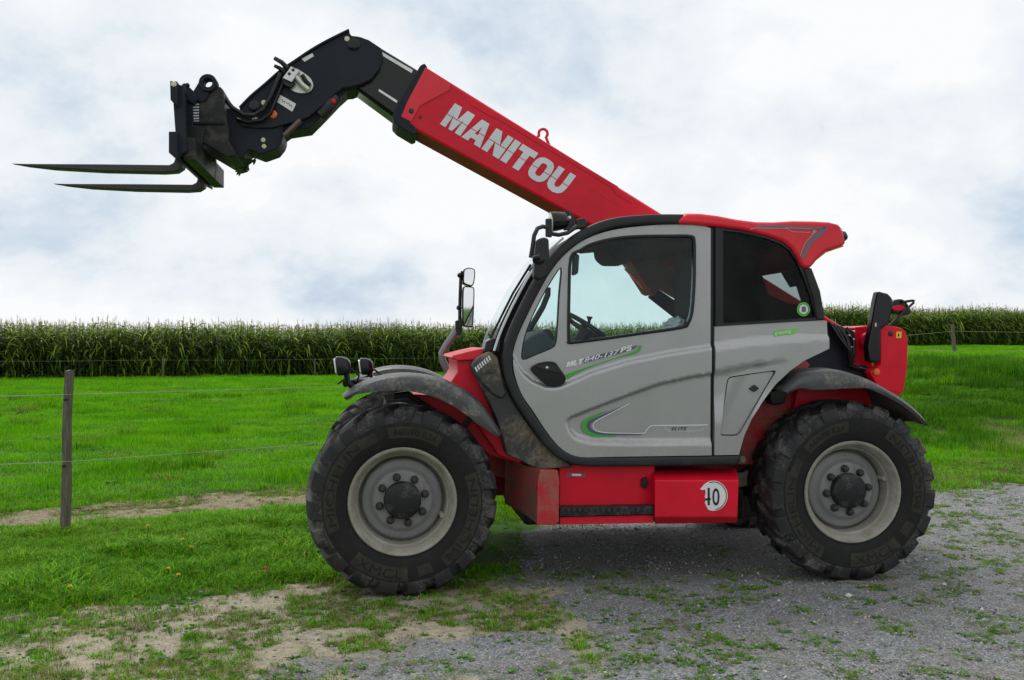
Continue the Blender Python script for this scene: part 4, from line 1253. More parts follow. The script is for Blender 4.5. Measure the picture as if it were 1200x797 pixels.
# pillar, sill and black lower flank
PIL = [(800, 257), (770, 257), (742, 258.5), (716, 262), (694, 269.5), (674, 281), (655, 297), (640, 316), (626, 340), (613, 366), (602, 390), (596, 410), (594.7, 428), (598, 446), (607, 466), (619, 485), (632, 504), (645, 521), (660, 533.5), (680, 540), (720, 541), (800, 540), (868, 539)]
pil = SS(cr(PIL, False, 4), -1.10)
cf = sweep_uz('cab_frame', pil, rprof(0.066, -0.022, 0.09, 0.02, 4), 'black', TH, False, 55, v=-1.10)
tube('sill_end', [T3(866, 539, -1.115), T3(872, 539.5, -1.115)], 0.028, 'black_mud', cf)
FLANK = [(554, 427), (561, 420), (575, 412.5), (583, 419), (589, 440), (597, 462), (609, 482), (621, 500), (634, 517), (648, 530), (664, 540), (672, 548), (630, 550), (612, 541), (594, 533), (588, 510), (582, 492), (574, 474), (564, 453), (557, 440)]
prism('cab_flank', FLANK, -1.07, -0.80, 'black_mud', TH, 0.012, 3)
DUCT = [(552.5, 428), (560, 419.5), (574, 411.5), (583, 418.5), (587.5, 438), (594, 462), (588, 468), (577, 462), (565, 450), (556, 439)]
dc = prism('vent_cover', DUCT, -1.10, -0.86, 'black_mud', TH, 0.016, 3)
for k in range(7):
    x0, y0 = 556 + k * 2.6, 431 - k * 2.2
    prism('vent_slot', [(x0, y0), (x0 + 1.6, y0 - 1.3), (x0 + 4.2, y0 + 3.8), (x0 + 2.6, y0 + 5)], -1.105, -1.095, 'lightgrey', dc, 0.001)
disc_part('rivet', 574, 435.5, -1.10, 0.014, 0.01, 'bolt', dc, 12)
# roof: black front rail is the pillar; red rear cap
ROOF = [(793, 262.3), (797, 255), (804, 249.5), (822, 250), (842, 252.5), (864, 256.8), (888, 259.8), (908, 260), (930, 258.7), (955, 259), (972, 260), (984.5, 262.7), (988.5, 270), (991.8, 284), (990, 288), (968.5, 295), (960, 302.5), (950.5, 314.5), (941, 314), (934, 300), (928, 291), (918, 283), (900, 276.5), (870, 269.5), (840, 265.5), (815, 263)]
roof = prism('roof', ROOF, -1.13, -0.20, 'red_roof', TH, 0.03, 4)
prism('roof_skin', [(640, 305), (660, 285), (688, 268), (716, 258.5), (742, 255), (770, 254), (800, 253.5), (800, 258), (770, 258.5), (742, 260), (716, 264), (690, 274), (664, 290), (646, 309)], -1.06, -0.20, 'black', TH, 0.004)
VR = -1.13
stripe('roof_stripe', [(882, 268.5), (892, 265.3), (920, 265.6), (950, 267), (968, 267.2)], [0.8, 3.0, 3.0, 2.2], VR, 'stripe', roof, 0.003)
stripe('roof_stripe', [(879, 269), (884, 267.3), (915, 267.6), (922, 267.9), (928, 271.7), (948, 272.6), (952, 268.5), (920, 267)], [0.9, 0.9], VR, 'palestripe', roof, 0.0045, 1)
stripe('roof_stripe', [(968, 267.5), (960, 274), (950, 283), (944, 294), (940, 303)], [6.5, 5.6, 5.2, 5, 3.8], VR, 'stripe', roof, 0.003)
stripe('roof_stripe', [(955, 270), (950.5, 276.5), (943, 286), (937.5, 300)], [4.5, 1.1, 1.1, 0.9], VR, 'palestripe', roof, 0.0042)
stripe('roof_seam', [(970.5, 260), (972.5, 262), (988, 269)], [0.5, 0.5], VR, 'red_dirty', roof, 0.002)
bm = bmesh.new()
uu, zz_ = S(991, 277, -0.95)
add_tube(bm, [(uu - 0.06, -0.95, zz_), (uu - 0.012, -0.95, zz_ - 0.004), (uu + 0.008, -0.95, zz_ - 0.01)], [0.045, 0.038, 0.018], 14)
link('work_lamp', bm2(bm, 'work_lamp'), 'gloss_black', TH, 50)
prism('roof_underside', [(948, 312), (968, 296), (989, 289), (986, 286), (966, 292), (944, 308)], -1.0, -0.3, 'yellow', roof, 0.0)
# rear quarter window
RW = [(838.5, 266.5), (868, 270.5), (900, 277.5), (918, 284), (929, 292), (936, 303), (942, 314.5), (951, 314.5), (961, 341), (967, 374.8), (957, 375.6), (900, 379), (838.5, 382.6)]
RG = [(847.5, 270.5), (868, 272.5), (898, 279.5), (915, 286), (925, 293.5), (933, 305), (942, 325), (950, 348), (955, 370), (954.5, 372.3), (900, 375.8), (849.5, 379), (847.5, 377)]
rwf = panel('quarter_window_frame', SS(RW, -1.10), [SS(RG, -1.10)], -1.10, 0.05, 'gloss_black', TH)
prism_uz('quarter_window_pane', inset(SS(RG, -1.10), -0.003), -1.085, -1.081, 'glass_dark', rwf, 0)
prism('cab_pillar', [(942, 314), (951, 313.5), (956, 326), (961.5, 342), (967.2, 375), (957.5, 375), (953, 350), (947, 331)], -1.115, -0.9, 'black', TH, 0.012)
sx0, sy0 = 941.5, 362.5
for r, mt_, l in ((8.2, 'lime', 0.003), (7.2, 'green', 0.004), (5.6, 'white', 0.005)):
    flat('window_sticker', [(sx0 + r * (1 + 0.04 * math.sin(k * 5)) * math.cos(R(k * 15)) * 0.92, sy0 - r * math.sin(R(k * 15))) for k in range(24)], -1.085, mt_, rwf, l)
flat('window_sticker', [(939.2, 359.5), (944, 359.2), (944, 365.5), (939.2, 365.8)], -1.085, 'slate', rwf, 0.006)

# far side of the cab, floor, back wall
VF = -0.20
outline = SS([(742, 262), (694, 274), (664, 290), (640, 318), (613, 368), (598, 405), (595, 430), (610, 470), (640, 510), (664, 534), (866, 534)], VD) + SS([(880, 470), (962, 410), (957, 375), (952, 345), (944, 316), (930, 298), (900, 285), (860, 276), (800, 270)], VF)
hl = [(u + 0.05, z) for u, z in SS([(606, 428), (608, 405), (622, 372), (646, 326), (664, 303), (684, 289)], VD)]
hole1 = hl + SS([(700, 285.5), (713, 286), (716, 300), (724, 303.5), (760, 304), (800, 300), (812, 310), (812, 352), (800, 366), (780, 385), (770, 405), (700, 418), (650, 424)], VF)
hole2 = SS([(893, 321.5), (905, 313), (919, 306.5), (921, 309), (916, 316), (921, 325), (928, 336.5), (938, 334.5), (931, 310), (931.5, 308), (937, 318), (946, 356), (925, 356), (900, 345)], VF)
panel('cab_wall', outline, [hole1, hole2], VF, 0.04, 'seat', TH)
prism_uz('cab_wall_pane', inset(hole1, -0.004), VF + 0.018, VF + 0.022, 'glass', TH, 0)
tube('cab_pillar', [(u, VF - 0.03, z) for u, z in SS([(605, 412), (622, 384), (636, 360), (642, 345), (642, 337)], VF - 0.03)], 0.022, 'black', TH)
fl_u = SS([(604, 520), (870, 520), (870, 545), (610, 545)], VD)
prism_uz('cab_floor', [(p[0] + 0.03, p[1]) for p in fl_u], -1.04, -0.24, 'black', TH, 0)
prism_uz('cab_bulkhead', SS([(836, 292), (842, 292), (842, 525), (836, 525)], VD), -1.02, -0.24, 'seat', TH, 0)
prism_uz('roof_lining', SS([(690, 277), (742, 264), (800, 264), (870, 271), (915, 285), (905, 290), (860, 282), (815, 283), (745, 281), (712, 284)], VD), -1.03, -0.24, 'seat', TH, 0.01)
prism('roof_console', rnd([(713, 283), (752, 282), (752, 303), (744, 306), (724, 306), (715, 298)], 4), -0.80, -0.30, 'seat', TH, 0.01)
prism('cab_console', [(846, 300), (888, 305), (893, 380), (846, 384)], -0.85, -0.25, 'seat', TH, 0.02)
# seat
st_ = prism('driver_seat', cr([(760, 398), (800, 392), (812, 380), (818, 340), (826, 300), (836, 302), (833, 350), (832, 410), (790, 425), (762, 420)], True, 3), -0.95, -0.45, 'seat', TH, 0.03, 3)
prism('headrest', cr([(822, 296), (826, 284), (836, 284), (837, 300), (829, 304)], True, 3), -0.82, -0.58, 'seat', st_, 0.02)
# crumpled bag by the window
bm = bmesh.new()
bmesh.ops.create_icosphere(bm, subdivisions=3, radius=1)
bu, bz = S(789, 380, -0.99)
for v_ in bm.verts:
    q = v_.co
    k = 1 + 0.28 * math.sin(q.x * 7 + q.z * 5) * math.cos(q.y * 6 - q.z * 9) + random.uniform(-.06, .06)
    v_.co = Vector((bu + q.x * 0.062 * k + 0.03 * q.z, -0.99 + q.y * 0.05 * k, bz + q.z * 0.050 * k - 0.005))
bag = link('plastic_bag', bm2(bm, 'plastic_bag'), 'bag', None, 20)
bag.location = (OX, OY, 0); bag.rotation_euler = (0, 0, YAW)
tag(bag, 'crumpled clear plastic bag inside the cab door window', 'bag')
# steering wheel and column
bm = bmesh.new()
cu_, cz_ = S(688, 385, -0.66)
ax_u = Vector((0.55, 0, 0.83)).normalized()
e1 = Vector((0, 1, 0)); e2 = ax_u.cross(e1)
ringp = [Vector((cu_, -0.66, cz_)) + (e1 * math.cos(a) + e2 * math.sin(a)) * 0.19 for a in np.linspace(0, 2 * math.pi, 41)[:-1]]
add_tube(bm, [tuple(p) for p in ringp] + [tuple(ringp[0])], 0.017, 8, False)
sw = link('steering_wheel', bm2(bm, 'steering_wheel'), 'black', TH, 60)
tube('steering_column', [(cu_, -0.66, cz_ - 0.01), (cu_ - 0.09, -0.66, cz_ - 0.14), (cu_ - 0.2, -0.66, cz_ - 0.5)], [0.05, 0.045, 0.06], 'black', TH)
for a in (0.5, 2.6, 4.7):
    p = Vector((cu_, -0.66, cz_)) + (e1 * math.cos(a) + e2 * math.sin(a)) * 0.19
    tube('spoke', [(cu_, -0.66, cz_ - 0.01), tuple(p)], 0.013, 'black', sw, 6)
tube('wheel_knob', [T3(690, 384, -0.80), T3(690.5, 375, -0.80), T3(691, 371, -0.80)], [0.008, 0.012, 0.024], 'black', sw)
prism('dashboard', cr([(600, 420), (612, 402), (626, 392), (640, 388), (648, 400), (662, 405), (668, 420), (660, 450), (612, 450)], True, 3), -0.90, -0.30, 'trim', TH, 0.02, 3)
prism('dash_binnacle', cr([(626, 399), (634, 388), (645, 386), (650, 396), (645, 404), (632, 406)], True, 2), -0.82, -0.5, 'black', TH, 0.015)
prism('lever_console', cr([(700, 405), (716, 398), (745, 394), (752, 398), (748, 420), (702, 424)], True, 2), -0.6, -0.42, 'seat', TH, 0.01)
prism('red_lever', [(717, 397), (729, 394), (731, 398), (718, 401)], -0.62, -0.54, 'red', TH, 0.004)
bm = bmesh.new()
iu, iz = S(674, 311, -0.95)
add_prism(bm, rnd([(iu - 0.030, iz - 0.075), (iu + 0.012, iz - 0.06), (iu + 0.020, iz + 0.07), (iu - 0.02, iz + 0.08)], 0.02), -1.0, -0.96)
link('inside_mirror', bm2(bm, 'inside_mirror'), 'black', TH, 40, 0.006)
# windscreen: curved sheet between the front pillars
wp = cr([(579, 411), (585, 393), (594, 372), (607, 346), (622, 320), (640, 297), (660, 279)], False, 3)
path = SS(wp, -1.06)
bm = bmesh.new(); rows = []
for i, (u, z) in enumerate(path):
    row = []
    for k in range(13):
        f = k / 12
        v_ = -1.06 + f * 0.86
        bl = 0.022 * (1 - (2 * f - 1) ** 2)
        row.append(bm.verts.new((u - bl * 0.9, v_, z + bl * 0.25)))
    rows.append(row)
for a, b in zip(rows, rows[1:]):
    for k in range(12): bm.faces.new((a[k], a[k + 1], b[k + 1], b[k]))
link('windscreen', bm2(bm, 'windscreen'), 'glass', TH, 80)
sweep_uz('windscreen_edge_glint', path, rprof(0.014, -0.01, 0.02, 0.004), 'lightgrey', TH, False, v=-1.065)  # light grey strip painted as the white reflection on the glass edge
tube('wiper', [T3(570, 411, -0.93), T3(578, 390, -0.93), T3(590, 366, -0.93), T3(601, 344, -0.93), T3(622, 310, -0.93)], 0.008, 'gloss_black', TH, 6)
tube('wiper', [T3(574, 410, -0.88), T3(590, 374, -0.88), T3(604, 346, -0.88), T3(624, 315, -0.88)], 0.007, 'gloss_black', TH, 6)
prism('wiper_motor', [(566, 414), (570, 400), (578, 396), (588, 400), (586, 414), (577, 412)], -1.0, -0.8, 'gloss_black', TH, 0.01)

# near mirror, its arm, work lamp
ms = prism('door_mirror', rnd([(629, 280.5), (638, 277.5), (643.5, 280), (644, 300), (641, 324), (633, 328.5), (625.5, 325.5), (627, 300)], 4), -1.33, -1.24, 'black', TH, 0.014, 3)
tube('mirror_ball', [T3(624, 302.5, -1.345), T3(632, 301.5, -1.345)], [0.014, 0.02], 'gloss_black', ms, 10)
disc_part('mirror_socket', 631.5, 303, -1.33, 0.042, 0.01, 'gloss_black', ms, 20)
tube('mirror_arm', [T3(622, 302, -1.30), T3(624, 290, -1.30), T3(626, 276, -1.30), T3(630, 267.5, -1.29), T3(636, 265.5, -1.26), T3(643, 267, -1.22), T3(646, 274, -1.2), T3(655, 275.3, -1.18), T3(665, 273, -1.15), T3(675, 266, -1.12), T3(681, 262, -1.08)], 0.014, 'black', TH)
prism('mirror_bracket', [(640, 256), (647, 256), (647, 278), (640, 277)], -1.24, -1.20, 'black', TH, 0.006)
prism('lamp_bracket', rnd([(675, 257), (685, 255), (688, 259), (687, 266), (676, 268)], 2), -1.12, -1.02, 'black', TH, 0.006)
wl_ = bmesh.new()
cu2, cz2 = S(655, 259, -1.10)
d_ = Vector((-0.97, -0.05, -0.12)).normalized()
c0 = Vector((cu2, -1.10, cz2))
add_tube(wl_, [tuple(c0 - d_ * 0.06), tuple(c0 - d_ * 0.04), tuple(c0 + d_ * 0.02), tuple(c0 + d_ * 0.055)], [0.03, 0.055, 0.064, 0.066], 20)
wlo = link('work_lamp', bm2(wl_, 'work_lamp'), 'gloss_black', TH, 45)
bm = bmesh.new()
add_tube(bm, [tuple(c0 + d_ * 0.050), tuple(c0 + d_ * 0.058), tuple(c0 + d_ * 0.066)], [0.060, 0.058, 0.03], 20)
link('lamp_glass', bm2(bm, 'lamp_glass'), 'lens', wlo, 60)
prism('lamp_mount', [(660, 250), (664, 245), (668, 249), (673, 253), (673, 268), (662, 270), (659, 262)], -1.08, -1.04, 'gloss_black', TH, 0.004)
disc_part('lamp_bolt', 663, 264.5, -1.09, 0.014, 0.01, 'chrome', TH, 10)
disc_part('lamp_bolt', 667.5, 255, -1.09, 0.012, 0.01, 'zinc', TH, 10)
disc_part('lamp_bolt', 661, 256, -1.09, 0.010, 0.01, 'orange', TH, 10)

# far mirror pair on its bent arm
ma = tube('mirror_post', [T3(529.5, 445, 0.25), T3(524, 434, 0.25), T3(518.5, 422, 0.25), T3(518, 414, 0.25), T3(523, 405, 0.25), T3(530, 395, 0.25), T3(536, 386, 0.25)], 0.029, 'post', TH, 14)
tube('mirror_stem', [T3(536, 388, 0.25), T3(538.5, 380, 0.25), T3(539, 350, 0.25), T3(540, 325, 0.25), T3(542, 318, 0.25)], 0.013, 'gloss_black', TH, 8)
prism('stem_clamp', rnd([(533.5, 376), (541, 374), (542, 388), (538, 395), (534, 388)], 2), 0.22, 0.28, 'gloss_black', TH, 0.005)
def mirror_head(px, v, name, th=0.022):
    uz = SS(cr(px, True, 3), v)
    bm = bmesh.new(); add_prism(bm, uz, v - 0.005, v + 0.11)
    h = link(name, bm2(bm, name), 'gloss_black', TH, 40, 0.012, 3)
    bm = bmesh.new()
    ins_ = inset(uz, 0.010)
    vs_ = [bm.verts.new((u, v - 0.009, z)) for u, z in ins_]
    bm.faces.new(vs_)
    g = link('mirror_glass', bm2(bm, 'mirror_glass'), 'mirror', h)
    # the glass looks back at the driver: lean it towards the rear
    um = min(p[0] for p in ins_)
    for q in g.data.vertices:
        q.co.y += -0.004 - (q.co.z - min(p[1] for p in ins_)) * 0.035
    return h
mirror_head([(543.5, 316), (549, 313.5), (555, 315), (557, 318), (556, 330), (553, 335.5), (546, 334), (542.5, 331), (542.5, 322)], 0.22, 'wide_angle_mirror')
mirror_head([(542.5, 337), (548, 335.5), (554, 336.5), (556, 340), (555.5, 362), (554.5, 380), (553, 383.5), (546, 383), (542, 379), (541.5, 352)], 0.22, 'rear_view_mirror')
for x, y in ((539, 322.5), (538, 360.5)):
    disc_part('mirror_joint', x, y, 0.24, 0.020, 0.03, 'gloss_black', TH, 12)

# head lamps on the front frame
def head_lamp(px, py, s, v):
    u, z = S(px, py, v)
    bm = bmesh.new()
    pr_ = [(-0.055 * s, 0.062 * s, 0.062 * s), (-0.045 * s, 0.074 * s, 0.072 * s), (0.0, 0.074 * s, 0.07 * s), (0.035 * s, 0.062 * s, 0.058 * s), (0.055 * s, 0.035 * s, 0.035 * s)]
    rows = []
    for du, hv, hz_ in pr_:
        sh = rnd([(-hv, -hz_), (hv, -hz_), (hv, hz_), (-hv, hz_)], 0.035 * s, 4)
        rows.append([bm.verts.new((u + du + 0.12 * q[1] * -1, v + q[0], z + q[1])) for q in sh])
    k = len(rows[0])
    for a, b in zip(rows, rows[1:]):
        for j in range(k): bm.faces.new((a[j], a[(j + 1) % k], b[(j + 1) % k], b[j]))
    bm.faces.new(rows[0][::-1]); bm.faces.new(rows[-1])
    h = link('head_lamp', bm2(bm, 'head_lamp'), 'gloss_black', TH, 45)
    bm = bmesh.new()
    sh = rnd([(-0.060 * s, -0.060 * s), (0.060 * s, -0.060 * s), (0.060 * s, 0.060 * s), (-0.060 * s, 0.060 * s)], 0.03 * s, 4)
    a = [bm.verts.new((u - 0.050 * s - 0.12 * q[1], v + q[0], z + q[1])) for q in sh]
    b = [bm.verts.new((u - 0.066 * s - 0.12 * q[1], v + q[0] * .93, z + q[1] * .93)) for q in sh]
    for j in range(len(sh)): bm.faces.new((a[j], a[(j + 1) % len(sh)], b[(j + 1) % len(sh)], b[j]))
    bm.faces.new(b[::-1])
    link('lamp_glass', bm2(bm, 'lamp_glass'), 'lens', h)
    tube('lamp_stem', [(u + 0.02, v, z - 0.05), (u + 0.03, v, z - 0.115), (u + 0.08, v + 0.01, z - 0.15)], 0.02, 'gloss_black', h)
    tube('lamp_cable', [(u + 0.05, v - 0.01, z - 0.02), (u + 0.10, v - 0.01, z - 0.06), (u + 0.085, v, z - 0.12), (u + 0.06, v, z - 0.14)], 0.007, 'gloss_black', h, 6)
    return h
head_lamp(402.5, 429, 0.86, -0.92)
head_lamp(430, 429.5, 0.84, -0.30)
tube('lamp_bar', [T3(404, 450, -0.92), T3(416, 447, -0.86), T3(428, 445, -0.55), T3(432, 444, -0.30), T3(440, 444, 0.2)], 0.022, 'gloss_black', TH)
tube('indicator_stalk', [T3(396, 450, -0.95), T3(406, 443, -0.93)], 0.006, 'gloss_black', TH, 6)
prism_uz('nose_frame', [(-0.16, 0.9), (-0.10, 1.20), (0.1, 1.24), (0.4, 1.1), (0.4, 0.8), (-0.1, 0.78)], -0.40, 0.40, 'steel_black', TH, 0.02)

# ---- boom tower, rear body
prism('boom_tower', [(952, 392), (968, 376), (1000, 387), (1004, 402), (1002, 428), (1016, 428), (1020, 440), (1000, 460), (940, 450), (938, 424)], -0.40, -0.30, 'steel_black', TH, 0.008)
prism('boom_tower', [(952, 392), (968, 376), (1000, 387), (1004, 402), (1002, 428), (1016, 428), (1020, 440), (1000, 460), (940, 450), (938, 424)], 0.30, 0.40, 'steel_black', TH, 0.008)
for k in range(5):
    rr_ = random.uniform(-2, 2)
    tube('hydraulic_hose', [T3(972 + k * 5, 378 + k * 2.4, -0.42), T3(982 + k * 4.5 + rr_, 392 + k * 2, -0.47), T3(994 + k * 1.5, 410 + k * 2, -0.48), T3(996 + rr_, 425 + k, -0.46), T3(1008 + k * 2, 432 + k * 0.6, -0.42)], 0.013, 'gloss_black', TH, 8)
for k in range(9):
    disc_part('hose_fitting', 998 + random.uniform(-4, 4), 384 + k * 4.6, -0.47, 0.009, 0.02, 'chrome', TH, 8)
prism('counterweight', [(1001, 383.5), (1020, 381.5), (1024, 400), (1022, 440), (1058, 462), (1030, 470), (985, 450), (1002, 420)], -0.36, 0.42, 'red', TH, 0.01)
disc_part('pivot_boss', 1017, 400, -0.37, 0.075, 0.05, 'red', TH, 24, 0.5)
tp = prism('tail_plate', rnd([(1032, 382), (1048, 382.2), (1058, 385), (1062, 390), (1064.3, 400), (1063.5, 430), (1058.5, 462), (1030, 455), (1019, 436), (1032, 428)], 3), -0.52, -0.42, 'red', TH, 0.008)
disc_part('pivot_hole', 1044, 391, -0.523, 0.020, 0.01, 'ink', tp, 16)
flat('yellow_label', [(1050, 389), (1056.3, 388.6), (1056.3, 396), (1050, 396.3)], -0.52, 'yellow', tp)
flat('label_symbol', [(1052.2, 391), (1053.6, 390.9), (1053.6, 394.3), (1052.2, 394.4)], -0.52, 'ink', tp, 0.005)
disc_part('reflector', 1027.5, 436, -0.53, 0.027, 0.02, 'orange', tp, 20)
prism('intake_stack', [(1029, 341), (1041, 344), (1046.5, 349.5), (1047, 360), (1044.5, 372), (1042, 380), (1033, 386), (1032.5, 422), (1029, 426), (1018.5, 424), (1017, 406), (1022, 378), (1026, 354)], -0.56, -0.48, 'gloss_black', TH, 0.022, 4)
prism('stack_mouth', [(1031.5, 343), (1040, 345.2), (1043, 348.4), (1034, 346.6)], -0.562, -0.5, 'ink', TH, 0.0)
prism('stack_clip', rnd([(1025.3, 378.5), (1027.3, 378), (1027.3, 383), (1025.5, 383.2)], 1), -0.565, -0.55, 'chrome', TH, 0.001)
tube('tail_guard', [T3(1042, 382, -0.44), T3(1054, 370, -0.44), T3(1071, 354.5, -0.44), T3(1071.5, 352.7, -0.44), T3(1069, 352.3, -0.44), T3(1058, 354, -0.44)], 0.010, 'black', TH, 8)
prism('tail_lamp', cr([(1046, 354), (1054, 350.5), (1061, 352), (1066, 359), (1068.5, 366), (1063, 369.5), (1054, 369), (1046, 365)], True, 3), -0.42, -0.30, 'gloss_black', TH, 0.012)
prism('tail_lamp_lens', cr([(1047, 359), (1056, 357.5), (1063, 361), (1062, 363.5), (1054, 364.5), (1047, 363)], True, 3), -0.428, -0.40, 'red', TH, 0.006)
prism('yellow_tip', [(960, 435), (962.5, 433), (963, 436)], -0.8, -0.78, 'yellow', TH, 0)

# ---- boom
VB = -0.17
BT = [(498, 77), (775, 250), (935, 349.5), (992, 385)]
BB = [(486, 152.5), (650, 238), (760, 300), (900, 378), (955, 408)]
topu, botu = SS(BT, VB), SS(BB, VB)
def boom_outline(t0, t1, b0, b1):
    return None
b_pts = [topu[0], topu[-1], (topu[-1][0] + 0.05, topu[-1][1] - 0.12), botu[-1], botu[0], S(467.5, 139, VB)]
boom = prism_uz('boom', b_pts, VB, VB + 0.36, 'red', TH, 0.028, 4)
ax = Vector((topu[-1][0] - topu[0][0], topu[-1][1] - topu[0][1])).normalized()
def prism_b(name, px, lift, mat, bevel=0.003, sm=0):
    p = SS(cr(px, False, sm) if sm else px, VB)
    return prism_uz(name, p, VB - lift, VB + 0.02, mat, boom, bevel)
prism_b('nose_plate', [(498.5, 79), (529, 98.5), (526, 106), (492, 124.5), (482, 143), (470, 137), (477, 120)], 0.008, 'red_roof', 0.003)
prism_b('guide_rail', [(549, 120), (554, 121.5), (577, 133.5), (579.5, 131), (724, 218.5), (727, 225), (741, 236), (740.5, 239), (722, 228), (717, 220), (580, 138), (575, 137), (553, 124)], 0.004, 'red', 0.002)
stripe('weld_line', [(508, 118), (560, 148), (640, 192), (700, 226), (728, 242)], [0.5, 0.5], VB, 'red_dirty', boom, 0.0025)
disc_part('boom_bolt', 482, 130, VB - 0.008, 0.020, 0.012, 'bolt', boom, 12)
disc_part('boom_bolt', 492.5, 137, VB - 0.002, 0.012, 0.008, 'bolt', boom, 12)
block_text('boom_lettering', 'MANITOU', [(533, 121), (675, 206.3), (657, 230), (515.5, 145.5)], VB, 'lightgrey', boom)
stripe('lettering_split', [(523, 133), (666, 218.5)], [0.7, 0.7], VB, 'red', boom, 0.0056)
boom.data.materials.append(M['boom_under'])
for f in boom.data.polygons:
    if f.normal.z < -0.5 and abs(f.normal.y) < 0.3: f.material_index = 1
# lifting eye
bm = bmesh.new()
eu, ez = S(636.5, 156.5, 0.0)
ringp = [(eu + 0.034 * math.cos(a), 0.0, ez + 0.034 * math.sin(a)) for a in np.linspace(-0.9, 3.6, 16)]
tail = [T3(627.5, 163, 0.0)]; head_ = [T3(643.5, 170, 0.0)]
add_tube(bm, head_ + ringp + tail, 0.011, 8)
link('lifting_eye', bm2(bm, 'lifting_eye'), 'red', boom, 60)
# collar at the boom nose
prism('boom_collar', rnd([(492.5, 76.5), (497.5, 74), (501, 78.5), (497, 90), (489, 108), (481, 125), (476, 139), (486, 148), (489.5, 156), (484.5, 158), (466, 147), (460.5, 141), (460.5, 133), (471, 114), (482, 95)], 1.5), VB - 0.004, VB + 0.37, 'steel_black', TH, 0.010)
# lift cylinder and bracket beneath the boom
prism('boom_bracket', [(700, 262), (735, 300), (741, 309), (763, 343), (768, 345.5), (777, 333), (798, 346), (830, 362), (860, 350), (840, 330), (800, 318), (760, 296)], VB + 0.02, VB + 0.30, 'boom_under', TH, 0.008)
tube('lift_cylinder', [T3(764, 343, 0.0), T3(800, 369, 0.0), T3(860, 410, 0.0), T3(930, 455, 0.0)], [0.05, 0.062, 0.065, 0.065], 'steel_black', TH, 16)
tube('lift_cylinder_rod', [T3(735, 312, 0.0), T3(766, 345, 0.0)], 0.035, 'chrome', TH, 14)
# inner boom stage
VI = -0.13
inn = [(420, 40), (446, 55), (489, 81), (500, 90), (480, 150), (463, 138), (440, 121), (419, 105.5), (405, 90)]
ib = prism('boom_extension', inn, VI, VI + 0.28, 'gloss_black', TH, 0.030, 3)
prism('glint_strip', [(448, 61), (484, 82), (482.5, 86), (447, 64.8)], VI - 0.006, VI + 0.01, 'chrome', ib, 0.002)  # bright strips added as painted sky reflections on the chamfered edges
prism('glint_strip', [(444, 104), (466, 118), (464.8, 121), (443.5, 107)], VI - 0.006, VI + 0.01, 'chrome', ib, 0.002)

# ---- boom head
VH = -0.19
HEAD = [(408.5, 36), (411.5, 41.5), (420, 42.5), (432, 46.5), (447, 56.5), (449, 66), (445, 80), (436, 92), (425, 98), (410, 102), (402, 103), (393, 110), (378, 124), (362, 137), (351, 141.5), (330, 147), (318, 150), (300, 150), (282, 148), (277, 136), (281, 127), (294, 113.5), (310, 100), (329, 83.5), (344, 73.5), (364, 60), (385, 48)]
hd = prism('boom_head', HEAD, VH, VH + 0.38, 'steel_black', TH, 0.008)
ed = cr([(281, 126.5), (294, 113), (310, 99.5), (329, 82.8), (344, 72.8), (364, 59.3), (385, 47.3), (409, 35.6)], False, 3)
sweep_uz('head_flange', SS(ed, VH), rprof(0.014, -0.022, 0.40, 0.003), 'steel_black', hd, False, v=VH)
low = prism('tilt_housing', [(425, 98), (413, 106), (407, 106), (396, 116), (380, 133), (363, 150), (338, 154), (331, 159), (330, 148), (350, 130), (390, 100)], VH + 0.05, VH + 0.33, 'steel_black', TH, 0.010)
tube('tilt_cylinder', [T3(396, 114, VH - 0.0), T3(388, 122, VH - 0.0), T3(376, 136, VH)], [0.025, 0.04, 0.04], 'steel_worn', low, 14)
disc_part('red_cap', 391, 118.5, VH - 0.035, 0.018, 0.02, 'red', low, 12)
tube('tilt_rod', [T3(352, 141, VH - 0.01), T3(333, 159, VH - 0.01)], 0.022, 'rod', low, 10)
for x, y, r_ in ((406.6, 45.5, 0.020), (309.2, 120.3, 0.020), (298.6, 139.6, 0.020)):
    n_ = disc_part('grease_nipple', x, y, VH - 0.004, r_, 0.012, 'cream', hd, 16)
disc_part('pivot_pin', 414.5, 51.5, VH - 0.006, 0.046, 0.012, 'gloss_black', hd, 24)
disc_part('pivot_pin', 297.5, 124, VH - 0.006, 0.042, 0.012, 'gloss_black', hd, 24)
disc_part('reflector', 319.7, 133.8, VH - 0.006, 0.030, 0.012, 'orange', hd, 24)
flat('white_label', [(353.5, 69), (366, 62.3), (367.8, 66), (356.8, 72.6)], VH, 'white', hd)
flat('white_label', [(328.5, 111.3), (347, 121.8), (342.5, 131), (324.8, 119.8)], VH, 'white', hd)
stripe('label_print', [(329.5, 116.5), (331.5, 117.3), (331, 119.5), (334, 119), (333, 121.3)], [0.6, 0.6], VH, 'ink', hd, 0.0045, 2)
stripe('label_print', [(335.5, 119.5), (337, 122), (339, 121), (339, 124.3), (341.5, 123.2), (342, 126)], [0.6, 0.6], VH, 'ink', hd, 0.0045, 2)
